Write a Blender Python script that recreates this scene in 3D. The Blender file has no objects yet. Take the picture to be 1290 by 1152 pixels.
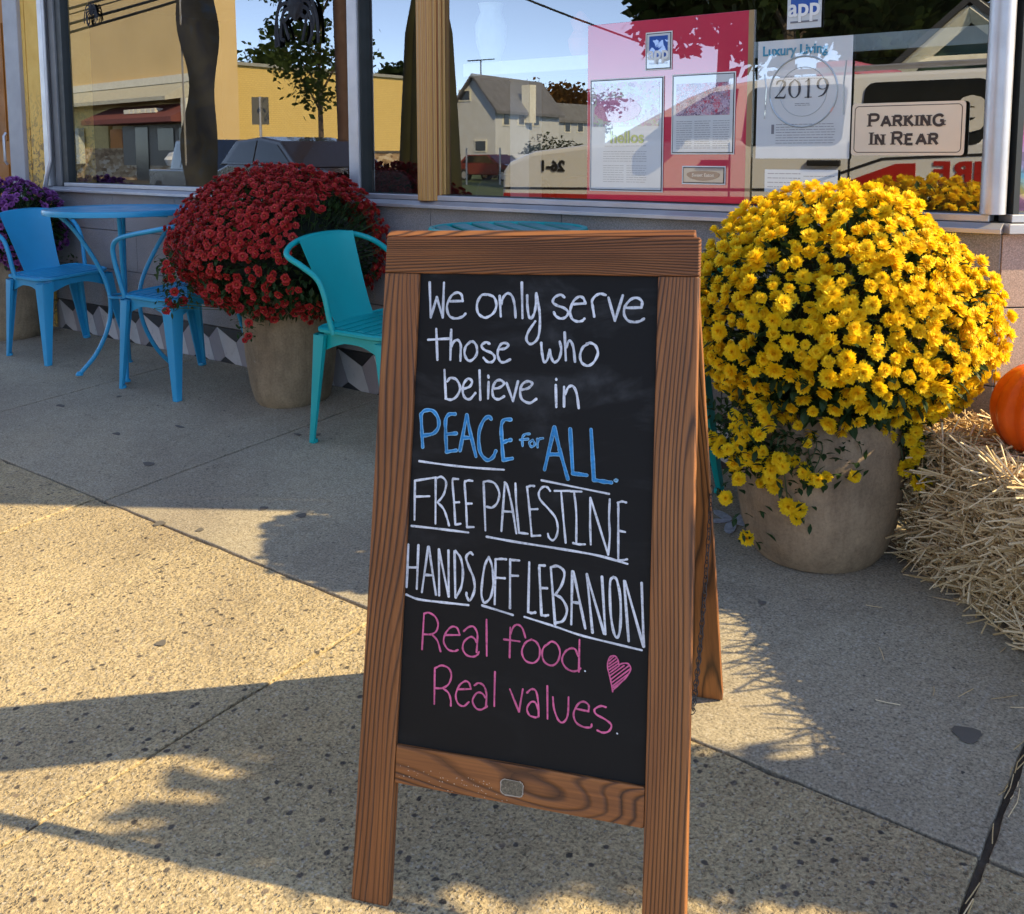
import bpy, bmesh, math, random
from mathutils import Vector, Matrix, noise
random.seed(7)
rnd = random.random
D2R = math.radians
scene = bpy.context.scene

# ------------------------------------------------------------------ camera, world, sun, exposure
W0, H0, PX, PY, FL = 1290.0, 1152.0, 645.0, 330.0, 1233.0
CAM = Vector((0.0, -3.0, 1.0688940744))
R3 = Matrix(((0.788461784481664, 0.06694486849372619, -0.6114297989093659),
             (0.6150822754814854, -0.0879884595131005, 0.7835380178274884),
             (-0.0013449165431438173, -0.9938694157558473, -0.11055213984642179)))
cd = bpy.data.cameras.new('camera')
cam = bpy.data.objects.new('camera', cd)
scene.collection.objects.link(cam)
mw = Matrix.Identity(4)
for i in range(3):
    mw[i][0] = R3[i][0]; mw[i][1] = -R3[i][1]; mw[i][2] = -R3[i][2]; mw[i][3] = CAM[i]
cam.matrix_world = mw
cd.sensor_fit = 'HORIZONTAL'; cd.sensor_width = 36.0
cd.lens = 36.0 * FL / W0
cd.shift_y = -(H0 / 2 - PY) / W0
cd.clip_start = 0.05; cd.clip_end = 900.0
scene.camera = cam

SUN_AZ, SUN_EL = 29.3, 35.0            # azimuth measured from +X towards +Y
world = bpy.data.worlds.new('World'); scene.world = world; world.use_nodes = True
wt = world.node_tree; wt.nodes.clear()
sky = wt.nodes.new('ShaderNodeTexSky'); sky.sky_type = 'NISHITA'; sky.sun_disc = False
sky.sun_elevation = D2R(SUN_EL); sky.sun_rotation = D2R(90 - SUN_AZ)
sky.air_density = 0.75; sky.dust_density = 0.0; sky.ozone_density = 2.6; sky.altitude = 2500
bg = wt.nodes.new('ShaderNodeBackground'); bg.inputs[1].default_value = 0.15
wo = wt.nodes.new('ShaderNodeOutputWorld')
hs = wt.nodes.new('ShaderNodeHueSaturation'); hs.inputs['Saturation'].default_value = 0.80
wt.links.new(sky.outputs[0], hs.inputs['Color']); wt.links.new(hs.outputs[0], bg.inputs[0]); wt.links.new(bg.outputs[0], wo.inputs[0])
sl = bpy.data.lights.new('sun', 'SUN'); sl.energy = 3.1; sl.angle = D2R(0.53); sl.color = (1.0, 0.80, 0.46)
sun = bpy.data.objects.new('sun', sl); scene.collection.objects.link(sun)
sv = Vector((math.cos(D2R(SUN_AZ)) * math.cos(D2R(SUN_EL)), math.sin(D2R(SUN_AZ)) * math.cos(D2R(SUN_EL)), math.sin(D2R(SUN_EL))))
sun.rotation_euler = sv.to_track_quat('Z', 'Y').to_euler(); sun.location = sv * 30
scene.view_settings.view_transform = 'Standard'; scene.view_settings.look = 'None'
scene.view_settings.gamma = 1.0; scene.view_settings.exposure = 1.62
scene.view_settings.use_curve_mapping = False
scene.render.engine = 'CYCLES'
scene.cycles.max_bounces = 8; scene.cycles.transparent_max_bounces = 16
scene.cycles.caustics_reflective = False; scene.cycles.caustics_refractive = False
scene.cycles.use_denoising = True

# ------------------------------------------------------------------ where a measured point lies in the place
SL = 0.0709128                                     # the pavement falls towards the street
GL = 0.03                                          # glass plane (Y)
def ray(x, y): return R3 @ Vector((x - PX, y - PY, FL))
def gp(x, y):
    r = ray(x, y); t = (SL * CAM[1] - CAM[2]) / (r[2] - SL * r[1]); return CAM + r * t
def wp(x, y, Y=0.0):
    r = ray(x, y); return CAM + r * ((Y - CAM[1]) / r[1])
def mp(x, y, Yr):                                  # a thing seen in the window glass stands across the street
    P = wp(x, y, 2 * GL - Yr); return Vector((P[0], Yr, P[2]))
def md(x, y, D):
    r = ray(x, y); P = CAM + r * (D / FL); return Vector((P[0], 2 * GL - P[1], P[2]))
def gz(y): return SL * y

# ------------------------------------------------------------------ objects
COL = scene.collection
def link(o): COL.objects.link(o); return o
class MB:
    def __init__(s): s.v = []; s.f = []; s.m = []; s.c = None
    def add(s, vs, fs, mi=0):
        b = len(s.v); s.v.extend([tuple(v) for v in vs]); s.f.extend([tuple(b + i for i in f) for f in fs]); s.m.extend([mi] * len(fs)); return s
    def box(s, x0, x1, y0, y1, z0, z1, mi=0):
        return s.add([(x0,y0,z0),(x1,y0,z0),(x1,y1,z0),(x0,y1,z0),(x0,y0,z1),(x1,y0,z1),(x1,y1,z1),(x0,y1,z1)],
              [(0,3,2,1),(4,5,6,7),(0,1,5,4),(1,2,6,5),(2,3,7,6),(3,0,4,7)], mi)
    def obox(s, P, ex, ey, ez, mi=0):              # corner P, three edge vectors
        P, ex, ey, ez = map(Vector, (P, ex, ey, ez))
        vs = [P, P+ex, P+ex+ey, P+ey, P+ez, P+ex+ez, P+ex+ey+ez, P+ey+ez]
        fs = [(0,3,2,1),(4,5,6,7),(0,1,5,4),(1,2,6,5),(2,3,7,6),(3,0,4,7)]
        if ex.cross(ey).dot(ez) < 0: fs = [f[::-1] for f in fs]
        return s.add(vs, fs, mi)
    def prism(s, pts, ext, mi=0):                  # polygon pts, extruded along ext
        n = len(pts); pts = [Vector(p) for p in pts]; ext = Vector(ext)
        nn = Vector((0,0,0))
        for i in range(n): nn += pts[i].cross(pts[(i+1) % n])
        fl = nn.dot(ext) > 0
        vs = pts + [p + ext for p in pts]
        bot = tuple(range(n)); top = tuple(range(n, 2*n))
        fs = [bot[::-1] if fl else bot, top if fl else top[::-1]]
        for i in range(n):
            j = (i+1) % n
            q = (i, j, n+j, n+i); fs.append(q if fl else q[::-1])
        return s.add(vs, fs, mi)
    def tube(s, pts, r, n=8, closed=False, cap=True, mi=0):
        pts = [Vector(p) for p in pts]; N = len(pts)
        rs = r if isinstance(r, (list, tuple)) else [r] * N
        up = None; vs = []; fs = []
        for i, p in enumerate(pts):
            a = pts[(i-1) % N] if (i > 0 or closed) else p; b = pts[(i+1) % N] if (i < N-1 or closed) else p
            t = (b - a).normalized() if (b-a).length > 1e-9 else Vector((0,0,1))
            if up is None:
                up = Vector((0,0,1)) if abs(t.z) < .9 else Vector((1,0,0))
            up = (up - t * up.dot(t)); up = up.normalized() if up.length > 1e-6 else t.orthogonal().normalized()
            w = t.cross(up)
            for k in range(n):
                an = 2*math.pi*k/n; vs.append(p + (up*math.cos(an) + w*math.sin(an)) * rs[i])
        for i in range(N if closed else N-1):
            j = (i+1) % N
            for k in range(n):
                l = (k+1) % n; fs.append((i*n+k, i*n+l, j*n+l, j*n+k))
        if cap and not closed:
            fs.append(tuple(range(n))[::-1]); fs.append(tuple(range((N-1)*n, N*n)))
        return s.add(vs, fs, mi)
    def lathe(s, prof, n=32, c=(0,0,0), mi=0, wob=None):
        c = Vector(c); vs = []; fs = []; N = len(prof)
        for i, (r, z) in enumerate(prof):
            for k in range(n):
                a = 2*math.pi*k/n; rr = r * (wob(a, z) if wob else 1)
                vs.append(c + Vector((rr*math.cos(a), rr*math.sin(a), z)))
        for i in range(N-1):
            for k in range(n):
                l = (k+1) % n; fs.append((i*n+k, i*n+l, (i+1)*n+l, (i+1)*n+k))
        fs.append(tuple(range(n))[::-1]); fs.append(tuple(range((N-1)*n, N*n)))
        return s.add(vs, fs, mi)
    def build(s, name, mats, parent=None, smooth=False, bevel=0, cols=None):
        me = bpy.data.meshes.new(name); me.from_pydata(s.v, [], s.f)
        mats = mats if isinstance(mats, (list, tuple)) else [mats]
        for m in mats: me.materials.append(m)
        if len(mats) > 1: me.polygons.foreach_set('material_index', s.m)
        if smooth:
            me.polygons.foreach_set('use_smooth', [True]*len(me.polygons))
            try: me.set_sharp_from_angle(angle=D2R(38))
            except Exception: pass
        me.update()
        o = bpy.data.objects.new(name, me); link(o)
        if bevel:
            b = o.modifiers.new('bevel', 'BEVEL'); b.width = bevel; b.segments = 2; b.limit_method = 'ANGLE'; b.angle_limit = D2R(40)
        if parent is not None: o.parent = parent
        return o
def tag(o, label=None, cat=None, group=None, kind=None):
    if label: o['label'] = label
    if cat: o['category'] = cat
    if group: o['group'] = group
    if kind: o['kind'] = kind
    return o
def thing(name, loc, label, cat, group=None, rz=0.0):
    o = bpy.data.objects.new(name, None); o.empty_display_size = 0.1; o.location = loc; o.rotation_euler = (0,0,rz)
    link(o); return tag(o, label, cat, group)
def child(name, mesh, parent, mat=None):           # an instance sharing mesh data
    o = bpy.data.objects.new(name, mesh); o.parent = parent; link(o)
    if mat is not None: o.matrix_local = mat
    return o
def crv(pts, k=6, closed=False):
    P = [Vector(p) for p in pts]
    if len(P) < 3: return P
    n = len(P); out = []
    rng = range(n if closed else n-1)
    for i in rng:
        p0 = P[(i-1) % n] if (i > 0 or closed) else P[i]*2-P[i+1]
        p1 = P[i]; p2 = P[(i+1) % n]
        p3 = P[(i+2) % n] if (i+2 < n or closed) else p2*2-p1
        for j in range(k):
            t = j/k; out.append(0.5*((2*p1)+(p2-p0)*t+(2*p0-5*p1+4*p2-p3)*t*t+(3*p1-p0-3*p2+p3)*t**3))
    if not closed: out.append(P[-1])
    return out

# ------------------------------------------------------------------ materials
def newmat(name):
    m = bpy.data.materials.new(name); m.use_nodes = True
    return m, m.node_tree, m.node_tree.nodes['Principled BSDF']
def N(t, typ, **kw):
    n = t.nodes.new(typ)
    for k, v in kw.items():
        if k.startswith('i_'): n.inputs[k[2:].replace('_', ' ')].default_value = v
        else: setattr(n, k, v)
    return n
def ramp(t, stops, fac=None, interp='LINEAR'):
    r = t.nodes.new('ShaderNodeValToRGB'); cr = r.color_ramp; cr.interpolation = interp
    while len(cr.elements) < len(stops): cr.elements.new(0.5)
    for e, (p, c) in zip(cr.elements, stops):
        e.position = p; e.color = (c[0], c[1], c[2], 1) if not isinstance(c, (int, float)) else (c, c, c, 1)
    if fac is not None: t.links.new(fac, r.inputs[0])
    return r
def mix(t, fac, a, b, typ='MIX'):
    m = t.nodes.new('ShaderNodeMix'); m.data_type = 'RGBA'; m.blend_type = typ
    for s, v in ((m.inputs[0], fac), (m.inputs[6], a), (m.inputs[7], b)):
        if hasattr(v, 'node'): t.links.new(v, s)
        elif isinstance(v, (int, float)) : s.default_value = v
        else: s.default_value = (v[0], v[1], v[2], 1)
    return m.outputs[2]
def fl_mix(t, op, a, b=None, clamp=False):
    m = t.nodes.new('ShaderNodeMath'); m.operation = op; m.use_clamp = clamp
    for i, v in enumerate((a, b)):
        if v is None: continue
        if hasattr(v, 'node'): t.links.new(v, m.inputs[i])
        else: m.inputs[i].default_value = v
    return m.outputs[0]
def bump(t, bsdf, h, st=0.3, d=0.01):
    b = t.nodes.new('ShaderNodeBump'); b.inputs['Strength'].default_value = st; b.inputs['Distance'].default_value = d
    t.links.new(h, b.inputs['Height']); t.links.new(b.outputs[0], bsdf.inputs['Normal']); return b
def coords(t, kind='Object', scale=(1,1,1), rot=(0,0,0)):
    tc = t.nodes.new('ShaderNodeTexCoord'); mp_ = t.nodes.new('ShaderNodeMapping')
    mp_.inputs['Scale'].default_value = scale; mp_.inputs['Rotation'].default_value = rot
    t.links.new(tc.outputs[kind], mp_.inputs[0]); return mp_.outputs[0]
def noise_t(t, vec, scale, detail=4, rough=0.55, dist=0.0):
    n = N(t, 'ShaderNodeTexNoise'); n.inputs['Scale'].default_value = scale; n.inputs['Detail'].default_value = detail
    n.inputs['Roughness'].default_value = rough; n.inputs['Distortion'].default_value = dist
    if vec is not None: t.links.new(vec, n.inputs['Vector'])
    return n.outputs['Fac']
def plain(name, col, rough=0.5, metal=0.0, var=0.12, vs=6.0, bmp=0.0, bs=60.0, spec=0.5, coat=0.0):
    m, t, b = newmat(name)
    v = coords(t)
    f = noise_t(t, v, vs, 5)
    a = tuple(max(0, c*(1-var)) for c in col); c2 = tuple(min(1, c*(1+var)) for c in col)
    r = ramp(t, [(0.3, a), (0.7, c2)], f); t.links.new(r.outputs[0], b.inputs['Base Color'])
    rr = ramp(t, [(0.3, rough*0.85), (0.7, min(1, rough*1.15))], noise_t(t, v, vs*3, 4)); t.links.new(rr.outputs[0], b.inputs['Roughness'])
    b.inputs['Metallic'].default_value = metal; b.inputs['Specular IOR Level'].default_value = spec
    if coat: b.inputs['Coat Weight'].default_value = coat
    if bmp: bump(t, b, noise_t(t, v, bs, 5), bmp, 0.004)
    return m

def mat_wood(name, axis):
    # axis: the local axis the grain runs along ('x' or 'z')
    m, t, b = newmat(name)
    s_long, s_x = 0.17, 1.0
    sc = (s_x, 1.0, s_long) if axis == 'z' else (s_long, 1.0, s_x)
    v = coords(t, 'Object', sc)
    oi = N(t, 'ShaderNodeObjectInfo')
    off = N(t, 'ShaderNodeVectorMath', operation='SCALE'); off.inputs[0].default_value = (3.1, 1.7, 2.3); t.links.new(oi.outputs['Random'], off.inputs['Scale'])
    ad = N(t, 'ShaderNodeVectorMath', operation='ADD'); t.links.new(v, ad.inputs[0]); t.links.new(off.outputs[0], ad.inputs[1])
    vv = ad.outputs[0]
    big = noise_t(t, vv, 5.5, 1.3, 0.42, 0.3)               # slow field -> its contour lines are the cathedral grain
    xs = N(t, 'ShaderNodeSeparateXYZ'); t.links.new(v, xs.inputs[0])
    acr = xs.outputs['X'] if axis == 'z' else xs.outputs['Z']
    fld = fl_mix(t, 'ADD', fl_mix(t, 'MULTIPLY', big, 36.0), fl_mix(t, 'MULTIPLY', acr, 125.0 if axis == 'z' else 140.0))
    fine = noise_t(t, vv, 60.0, 3, 0.6)
    fld = fl_mix(t, 'ADD', fld, fl_mix(t, 'MULTIPLY', fine, 0.35))
    fr = fl_mix(t, 'FRACT', fld)
    line = ramp(t, [(0.0, 0.05), (0.10, 0.35), (0.30, 0.9), (0.62, 1.0), (0.80, 0.70), (0.93, 0.12), (1.0, 0.05)], fr)
    base = ramp(t, [(0.25, (0.165, 0.052, 0.014)), (0.5, (0.26, 0.094, 0.024)), (0.8, (0.40, 0.165, 0.046))], noise_t(t, vv, 7.0, 4, 0.6))
    wn = N(t, 'ShaderNodeTexWhiteNoise', noise_dimensions='1D'); t.links.new(fl_mix(t, 'FLOOR', fld), wn.inputs['W'])
    keep_ = ramp(t, [(0.0, 0.75), (0.35, 0.35), (1.0, 0.0)], wn.outputs['Value'])
    soft = noise_t(t, vv, 9.0, 3, 0.6)
    l2 = fl_mix(t, 'ADD', line.outputs[0], fl_mix(t, 'MULTIPLY', keep_.outputs[0], ramp(t, [(0.35, 0.2), (0.65, 1.0)], soft).outputs[0]), True)
    dark = mix(t, l2, (0.022, 0.007, 0.003), base.outputs[0])
    fib = ramp(t, [(0.3, 0.72), (0.7, 1.12)], noise_t(t, coords(t, 'Object', (260, 260, 6) if axis == 'z' else (6, 260, 260)), 1.0, 3))
    colr = mix(t, 1.0, dark, fib.outputs[0], 'MULTIPLY')
    t.links.new(colr, b.inputs['Base Color'])
    b.inputs['Roughness'].default_value = 0.58
    h = fl_mix(t, 'ADD', l2, fl_mix(t, 'MULTIPLY', fib.outputs[0], 0.12))
    bump(t, b, h, 0.75, 0.0016)
    return m

def mat_concrete(name, kind):
    m, t, b = newmat(name)
    v = coords(t, 'Object')
    big = noise_t(t, v, 1.3, 4, 0.6)
    mid = noise_t(t, v, 14.0, 5, 0.65)
    fin = noise_t(t, v, 170.0, 4, 0.7)
    if kind == 'smooth':
        base = ramp(t, [(0.25, (0.31, 0.265, 0.19)), (0.75, (0.46, 0.395, 0.28))], fl_mix(t, 'ADD', fl_mix(t, 'MULTIPLY', big, .55), fl_mix(t, 'MULTIPLY', mid, .45)))
    else:
        base = ramp(t, [(0.25, (0.35, 0.275, 0.165)), (0.75, (0.60, 0.475, 0.275))], fl_mix(t, 'ADD', fl_mix(t, 'MULTIPLY', big, .45), fl_mix(t, 'MULTIPLY', mid, .55)))
    col = mix(t, 1.0, base.outputs[0], ramp(t, [(0.32, 0.42), (0.5, 1.0), (0.70, 1.45)], fin).outputs[0], 'MULTIPLY')
    # stones showing in the surface
    vo = N(t, 'ShaderNodeTexVoronoi', feature='F1'); vo.inputs['Scale'].default_value = 46.0 if kind == 'rough' else 60.0; vo.inputs['Randomness'].default_value = 1.0
    dv = N(t, 'ShaderNodeVectorMath', operation='ADD'); t.links.new(v, dv.inputs[0])
    nn = N(t, 'ShaderNodeTexNoise'); nn.inputs['Scale'].default_value = 70.0; t.links.new(v, nn.inputs['Vector'])
    sc = N(t, 'ShaderNodeVectorMath', operation='SCALE'); t.links.new(nn.outputs['Color'], sc.inputs[0]); sc.inputs['Scale'].default_value = 0.012
    t.links.new(sc.outputs[0], dv.inputs[1]); t.links.new(dv.outputs[0], vo.inputs['Vector'])
    sx = N(t, 'ShaderNodeSeparateColor'); t.links.new(vo.outputs['Color'], sx.inputs[0])
    lim = 0.985 if kind == 'smooth' else 0.86
    zone = ramp(t, [(0.44, 0.0), (0.60, 1.0)], noise_t(t, v, 2.2, 2))
    pick = fl_mix(t, 'GREATER_THAN', fl_mix(t, 'ADD', sx.outputs[0], fl_mix(t, 'MULTIPLY', zone.outputs[0], 0.09 if kind == 'rough' else 0.0)), lim)
    core = ramp(t, [(0.22, 1.0), (0.34, 0.0)], fl_mix(t, 'MULTIPLY', vo.outputs['Distance'], 1.0))
    st = fl_mix(t, 'MULTIPLY', pick, core.outputs[0])
    vs_ = N(t, 'ShaderNodeTexVoronoi', feature='F1'); vs_.inputs['Scale'].default_value = 150.0; t.links.new(dv.outputs[0], vs_.inputs['Vector'])
    sx2 = N(t, 'ShaderNodeSeparateColor'); t.links.new(vs_.outputs['Color'], sx2.inputs[0])
    dots = ramp(t, [(0.30, 1.0), (0.55, 0.0)], vs_.outputs['Distance'])
    pk2 = fl_mix(t, 'MULTIPLY', fl_mix(t, 'GREATER_THAN', sx2.outputs[0], 0.70 if kind == 'rough' else 0.90), dots.outputs[0])
    pk3 = fl_mix(t, 'MULTIPLY', fl_mix(t, 'GREATER_THAN', sx2.outputs[1], 0.72), dots.outputs[0])
    col = mix(t, fl_mix(t, 'MULTIPLY', pk3, 0.45), col, (0.60, 0.55, 0.46))
    col = mix(t, fl_mix(t, 'MULTIPLY', pk2, fl_mix(t, 'ADD', 0.25, fl_mix(t, 'MULTIPLY', zone.outputs[0], 0.35))), col, (0.07, 0.06, 0.055))
    scol = ramp(t, [(0.0, (0.035, 0.033, 0.035)), (0.8, (0.10, 0.085, 0.075)), (1.0, (0.26, 0.20, 0.15))], sx.outputs[1])
    col = mix(t, fl_mix(t, 'MULTIPLY', st, 0.9), col, scol.outputs[0])
    # lighter trowelled lines beside the joints (world position)
    ge = N(t, 'ShaderNodeNewGeometry'); sp = N(t, 'ShaderNodeSeparateXYZ'); t.links.new(ge.outputs['Position'], sp.inputs[0])
    u = fl_mix(t, 'MODULO', fl_mix(t, 'ADD', sp.outputs[0], 0.31 + 1.37*12), 1.37)
    d = fl_mix(t, 'ABSOLUTE', fl_mix(t, 'SUBTRACT', u, 1.27))
    ln = ramp(t, [(0.0, 1.0), (0.006, 0.0)], d)
    lnm = fl_mix(t, 'MULTIPLY', ln.outputs[0], ramp(t, [(0.42, 0), (0.6, 0.22)], noise_t(t, v, 5.0, 3)).outputs[0])
    col = mix(t, lnm, col, (0.52, 0.49, 0.43))
    pt = ramp(t, [(0.35, (0.80,0.79,0.80)), (0.55, (1.0,1.0,0.98)), (0.72, (1.12,1.08,1.0))], noise_t(t, v, 0.9, 3, 0.5, 0.4)); col = mix(t, 1.0, col, pt.outputs[0], 'MULTIPLY')
    # wear: darker stains
    stn = ramp(t, [(0.60, 1.0), (0.78, 0.66)], noise_t(t, v, 3.3, 6, 0.7, 0.6))
    col = mix(t, 1.0, col, stn.outputs[0], 'MULTIPLY')
    t.links.new(col, b.inputs['Base Color']); b.inputs['Roughness'].default_value = 0.88
    b.inputs['Specular IOR Level'].default_value = 0.3
    if kind == 'rough':
        v2 = N(t, 'ShaderNodeTexVoronoi', feature='SMOOTH_F1'); v2.inputs['Scale'].default_value = 75.0; t.links.new(dv.outputs[0], v2.inputs['Vector'])
        h = fl_mix(t, 'ADD', fl_mix(t, 'MULTIPLY', v2.outputs['Distance'], -0.8), fl_mix(t, 'MULTIPLY', fin, 0.7))
        h = fl_mix(t, 'SUBTRACT', h, fl_mix(t, 'MULTIPLY', pk2, 0.5))
        bump(t, b, h, 1.0, 0.0055)
    else:
        br = noise_t(t, coords(t, 'Object', (30, 220, 1)), 1.0, 4)
        h = fl_mix(t, 'ADD', fl_mix(t, 'MULTIPLY', fin, 0.8), fl_mix(t, 'MULTIPLY', br, 0.5))
        bump(t, b, h, 0.75, 0.0022)
    return m

def mat_paint(name, col, rough=0.35):
    m, t, b = newmat(name); v = coords(t)
    f = ramp(t, [(0.35, tuple(c*0.86 for c in col)), (0.7, col)], noise_t(t, v, 4.0, 5))
    gr = ramp(t, [(0.62, 0.0), (0.80, 0.35)], noise_t(t, v, 22.0, 6, 0.7))
    c = mix(t, gr.outputs[0], f.outputs[0], (col[0]*.5+.05, col[1]*.5+.05, col[2]*.5+.05))
    ch = ramp(t, [(0.735, 0.0), (0.75, 0.9)], noise_t(t, v, 38.0, 4, 0.75)); c = mix(t, ch.outputs[0], c, (0.10, 0.075, 0.06))
    t.links.new(c, b.inputs['Base Color'])
    r = ramp(t, [(0.3, rough*.8), (0.75, rough*1.5)], noise_t(t, v, 9.0, 5)); t.links.new(r.outputs[0], b.inputs['Roughness'])
    bump(t, b, noise_t(t, v, 120.0, 3), 0.08, 0.001)
    return m

def mat_glass(name, fac):
    m = bpy.data.materials.new(name); m.use_nodes = True; t = m.node_tree; t.nodes.clear()
    o = N(t, 'ShaderNodeOutputMaterial'); mx = N(t, 'ShaderNodeMixShader'); tr = N(t, 'ShaderNodeBsdfTransparent'); gl = N(t, 'ShaderNodeBsdfGlossy')
    tr.inputs[0].default_value = (0.86, 0.90, 0.88, 1); gl.inputs['Roughness'].default_value = 0.0; gl.inputs['Color'].default_value = (1, 1, 1, 1)
    lw = N(t, 'ShaderNodeLayerWeight'); lw.inputs['Blend'].default_value = 0.35
    r = ramp(t, [(0.0, fac), (0.5, min(1, fac*1.25)), (1.0, 1.0)], lw.outputs['Facing'])
    t.links.new(r.outputs[0], mx.inputs[0]); t.links.new(tr.outputs[0], mx.inputs[1]); t.links.new(gl.outputs[0], mx.inputs[2]); t.links.new(mx.outputs[0], o.inputs[0])
    # old plate glass is never quite flat
    v = coords(t, 'Object'); bp = N(t, 'ShaderNodeBump'); bp.inputs['Strength'].default_value = 0.05; bp.inputs['Distance'].default_value = 0.006
    t.links.new(noise_t(t, v, 0.9, 1), bp.inputs['Height']); t.links.new(bp.outputs[0], gl.inputs['Normal'])
    return m

M = {}
M['wood_v'] = mat_wood('wood_vertical_grain', 'z'); M['wood_h'] = mat_wood('wood_horizontal_grain', 'x')
M['conc_s'] = mat_concrete('concrete_smooth', 'smooth'); M['conc_r'] = mat_concrete('concrete_worn', 'rough')
M['glass'] = mat_glass('window_glass', 0.24)
M['blue'] = mat_paint('blue_enamel', (0.030, 0.37, 0.66), 0.36)
M['teal'] = mat_paint('turquoise_enamel', (0.003, 0.42, 0.43), 0.36)
M['alu'] = plain('aluminium', (0.50, 0.49, 0.50), 0.42, 0.6, 0.10, 8, 0.05, 90)
M['alu_d'] = plain('dark_gasket', (0.03, 0.035, 0.035), 0.5)
M['black'] = plain('black', (0.012, 0.012, 0.014), 0.6)
M['white'] = plain('white_paint', (0.78, 0.77, 0.74), 0.5)
M['rubber'] = plain('rubber', (0.02, 0.02, 0.02), 0.7)

# ------------------------------------------------------------------ ground
def jitter_rect(x0, x1, y0, y1, amp=0.0022, step=0.07, chip=0.0):
    pts = []
    def seg(ax, ay, bx, by):
        L = math.hypot(bx-ax, by-ay); n = max(1, int(L/step))
        for i in range(n):
            t = i/n; px = ax+(bx-ax)*t; py = ay+(by-ay)*t
            if i:
                a = amp*(rnd()*2-1)
                if rnd() < chip: a = -abs(a)*3
                nx, ny = (by-ay)/L, -(bx-ax)/L; px += nx*a; py += ny*a
            elif True:
                px += amp*(rnd()-.5); py += amp*(rnd()-.5)
            pts.append((px, py))
    seg(x0,y0,x1,y0); seg(x1,y0,x1,y1); seg(x1,y1,x0,y1); seg(x0,y1,x0,y0)
    return pts
asph = plain('asphalt', (0.055, 0.053, 0.052), 0.9, 0, 0.25, 3, 0.6, 150)
dirt = plain('joint_dirt', (0.09, 0.07, 0.05), 0.95, 0, 0.4, 20, 0.8, 120)
walk = thing('sidewalk', (0,0,0), None, None); walk['kind'] = 'structure'
b = MB(); b.obox((-30,-4.02,gz(-4.02)-.06),(60,0,0),(0,4.25,gz(4.25)),(0,0,.047)); b.build('joint_bed', dirt, walk)
b = MB(); b.obox((-.55,.2,gz(.2)-.06),(30,0,0),(0,6,gz(6)),(0,0,.045)); b.build('joint_bed', dirt, walk)
JX = {0: [-12.7,-11.3,-9.9,-8.55,-7.16,-5.79,-4.42,-3.05,-1.69,-.31,1.06,2.43,3.8,5.2],
      1: [-12.8,-11.4,-10.0,-8.6,-7.2,-5.83,-4.46,-3.09,-1.72,-.31,1.10,2.5,3.9,5.3],
      2: [-12.8,-11.4,-10.0,-8.6,-7.2,-5.83,-4.46,-3.12,-1.75,-.33,1.10,2.5,3.9,5.3],
      3: [-.56,-.31+0.001,1.06,2.43,3.8,5.2]}
RY = {0: (-.004,-1.328), 1: (-1.337,-2.74), 2: (-2.752,-3.86), 3: (1.36,.006)}
for row in (0,1,2,3):
    xs = JX[row]; y1, y0 = RY[row]
    for a, c in zip(xs[:-1], xs[1:]):
        if c - a < .3 and row != 3: continue
        g0 = 0.0065 if abs(a+.31) < .03 else 0.0048; g1 = 0.0065 if abs(c+.31) < .03 else 0.0048
        if row == 3 and c-a < .3: g0 = 0.003
        pts = jitter_rect(a+g0, c-g1, y0, y1, 0.0022, .06, .12)
        dz = random.uniform(-.0015, .0015)
        b = MB(); b.prism([(x, y, gz(y)-.05+dz) for x, y in pts], (0,0,.05))
        o = b.build('slab', M['conc_s'] if row in (0, 3) else M['conc_r'], walk, bevel=0.003)
# strips of pavement out at the sides
b = MB(); b.obox((-30,-3.86,gz(-3.86)-.05),(17.2,0,0),(0,3.856,gz(3.856)),(0,0,.05)); b.obox((5.3,-3.86,gz(-3.86)-.05),(25,0,0),(0,3.856,gz(3.856)),(0,0,.05)); b.build('outer_paving', M['conc_s'], walk)
zc = gz(-3.87)
b = MB()
for i in range(-10, 8): b.box(i*3.0, i*3.0+2.994, -4.02, -3.868, zc-.2, zc-.002)
b.build('kerb', plain('kerb_concrete', (0.33,0.31,0.28), .9, 0, .2, 4, .5, 80), walk, bevel=.01)
ZR = zc - 0.135
b = MB(); b.box(-300,300,-330,60,-1.2,-.55); tag(b.build('ground', plain('far_ground', (0.10,0.10,0.06), .95, 0, .3, .2)), kind='structure')
b = MB(); b.box(-140,60,-16.5,-4.02,ZR-.2,ZR); tag(b.build('road', asph), kind='structure')
b = MB(); b.box(-140,-42,-60,-16.5,ZR-.2,ZR-.004); b.build('parking_lot', asph); tag(bpy.data.objects['parking_lot'], kind='structure')
b = MB(); b.box(-42,60,-60,-18.5,ZR-.2,ZR+.05); tag(b.build('lawn', plain('grass', (0.055,0.085,0.02), .95, 0, .4, 3, .6, 40)), kind='structure')
b = MB(); b.box(-42,60,-18.5,-16.5,ZR-.2,ZR+.12); tag(b.build('far_pavement', M['conc_s']), kind='structure')

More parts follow.
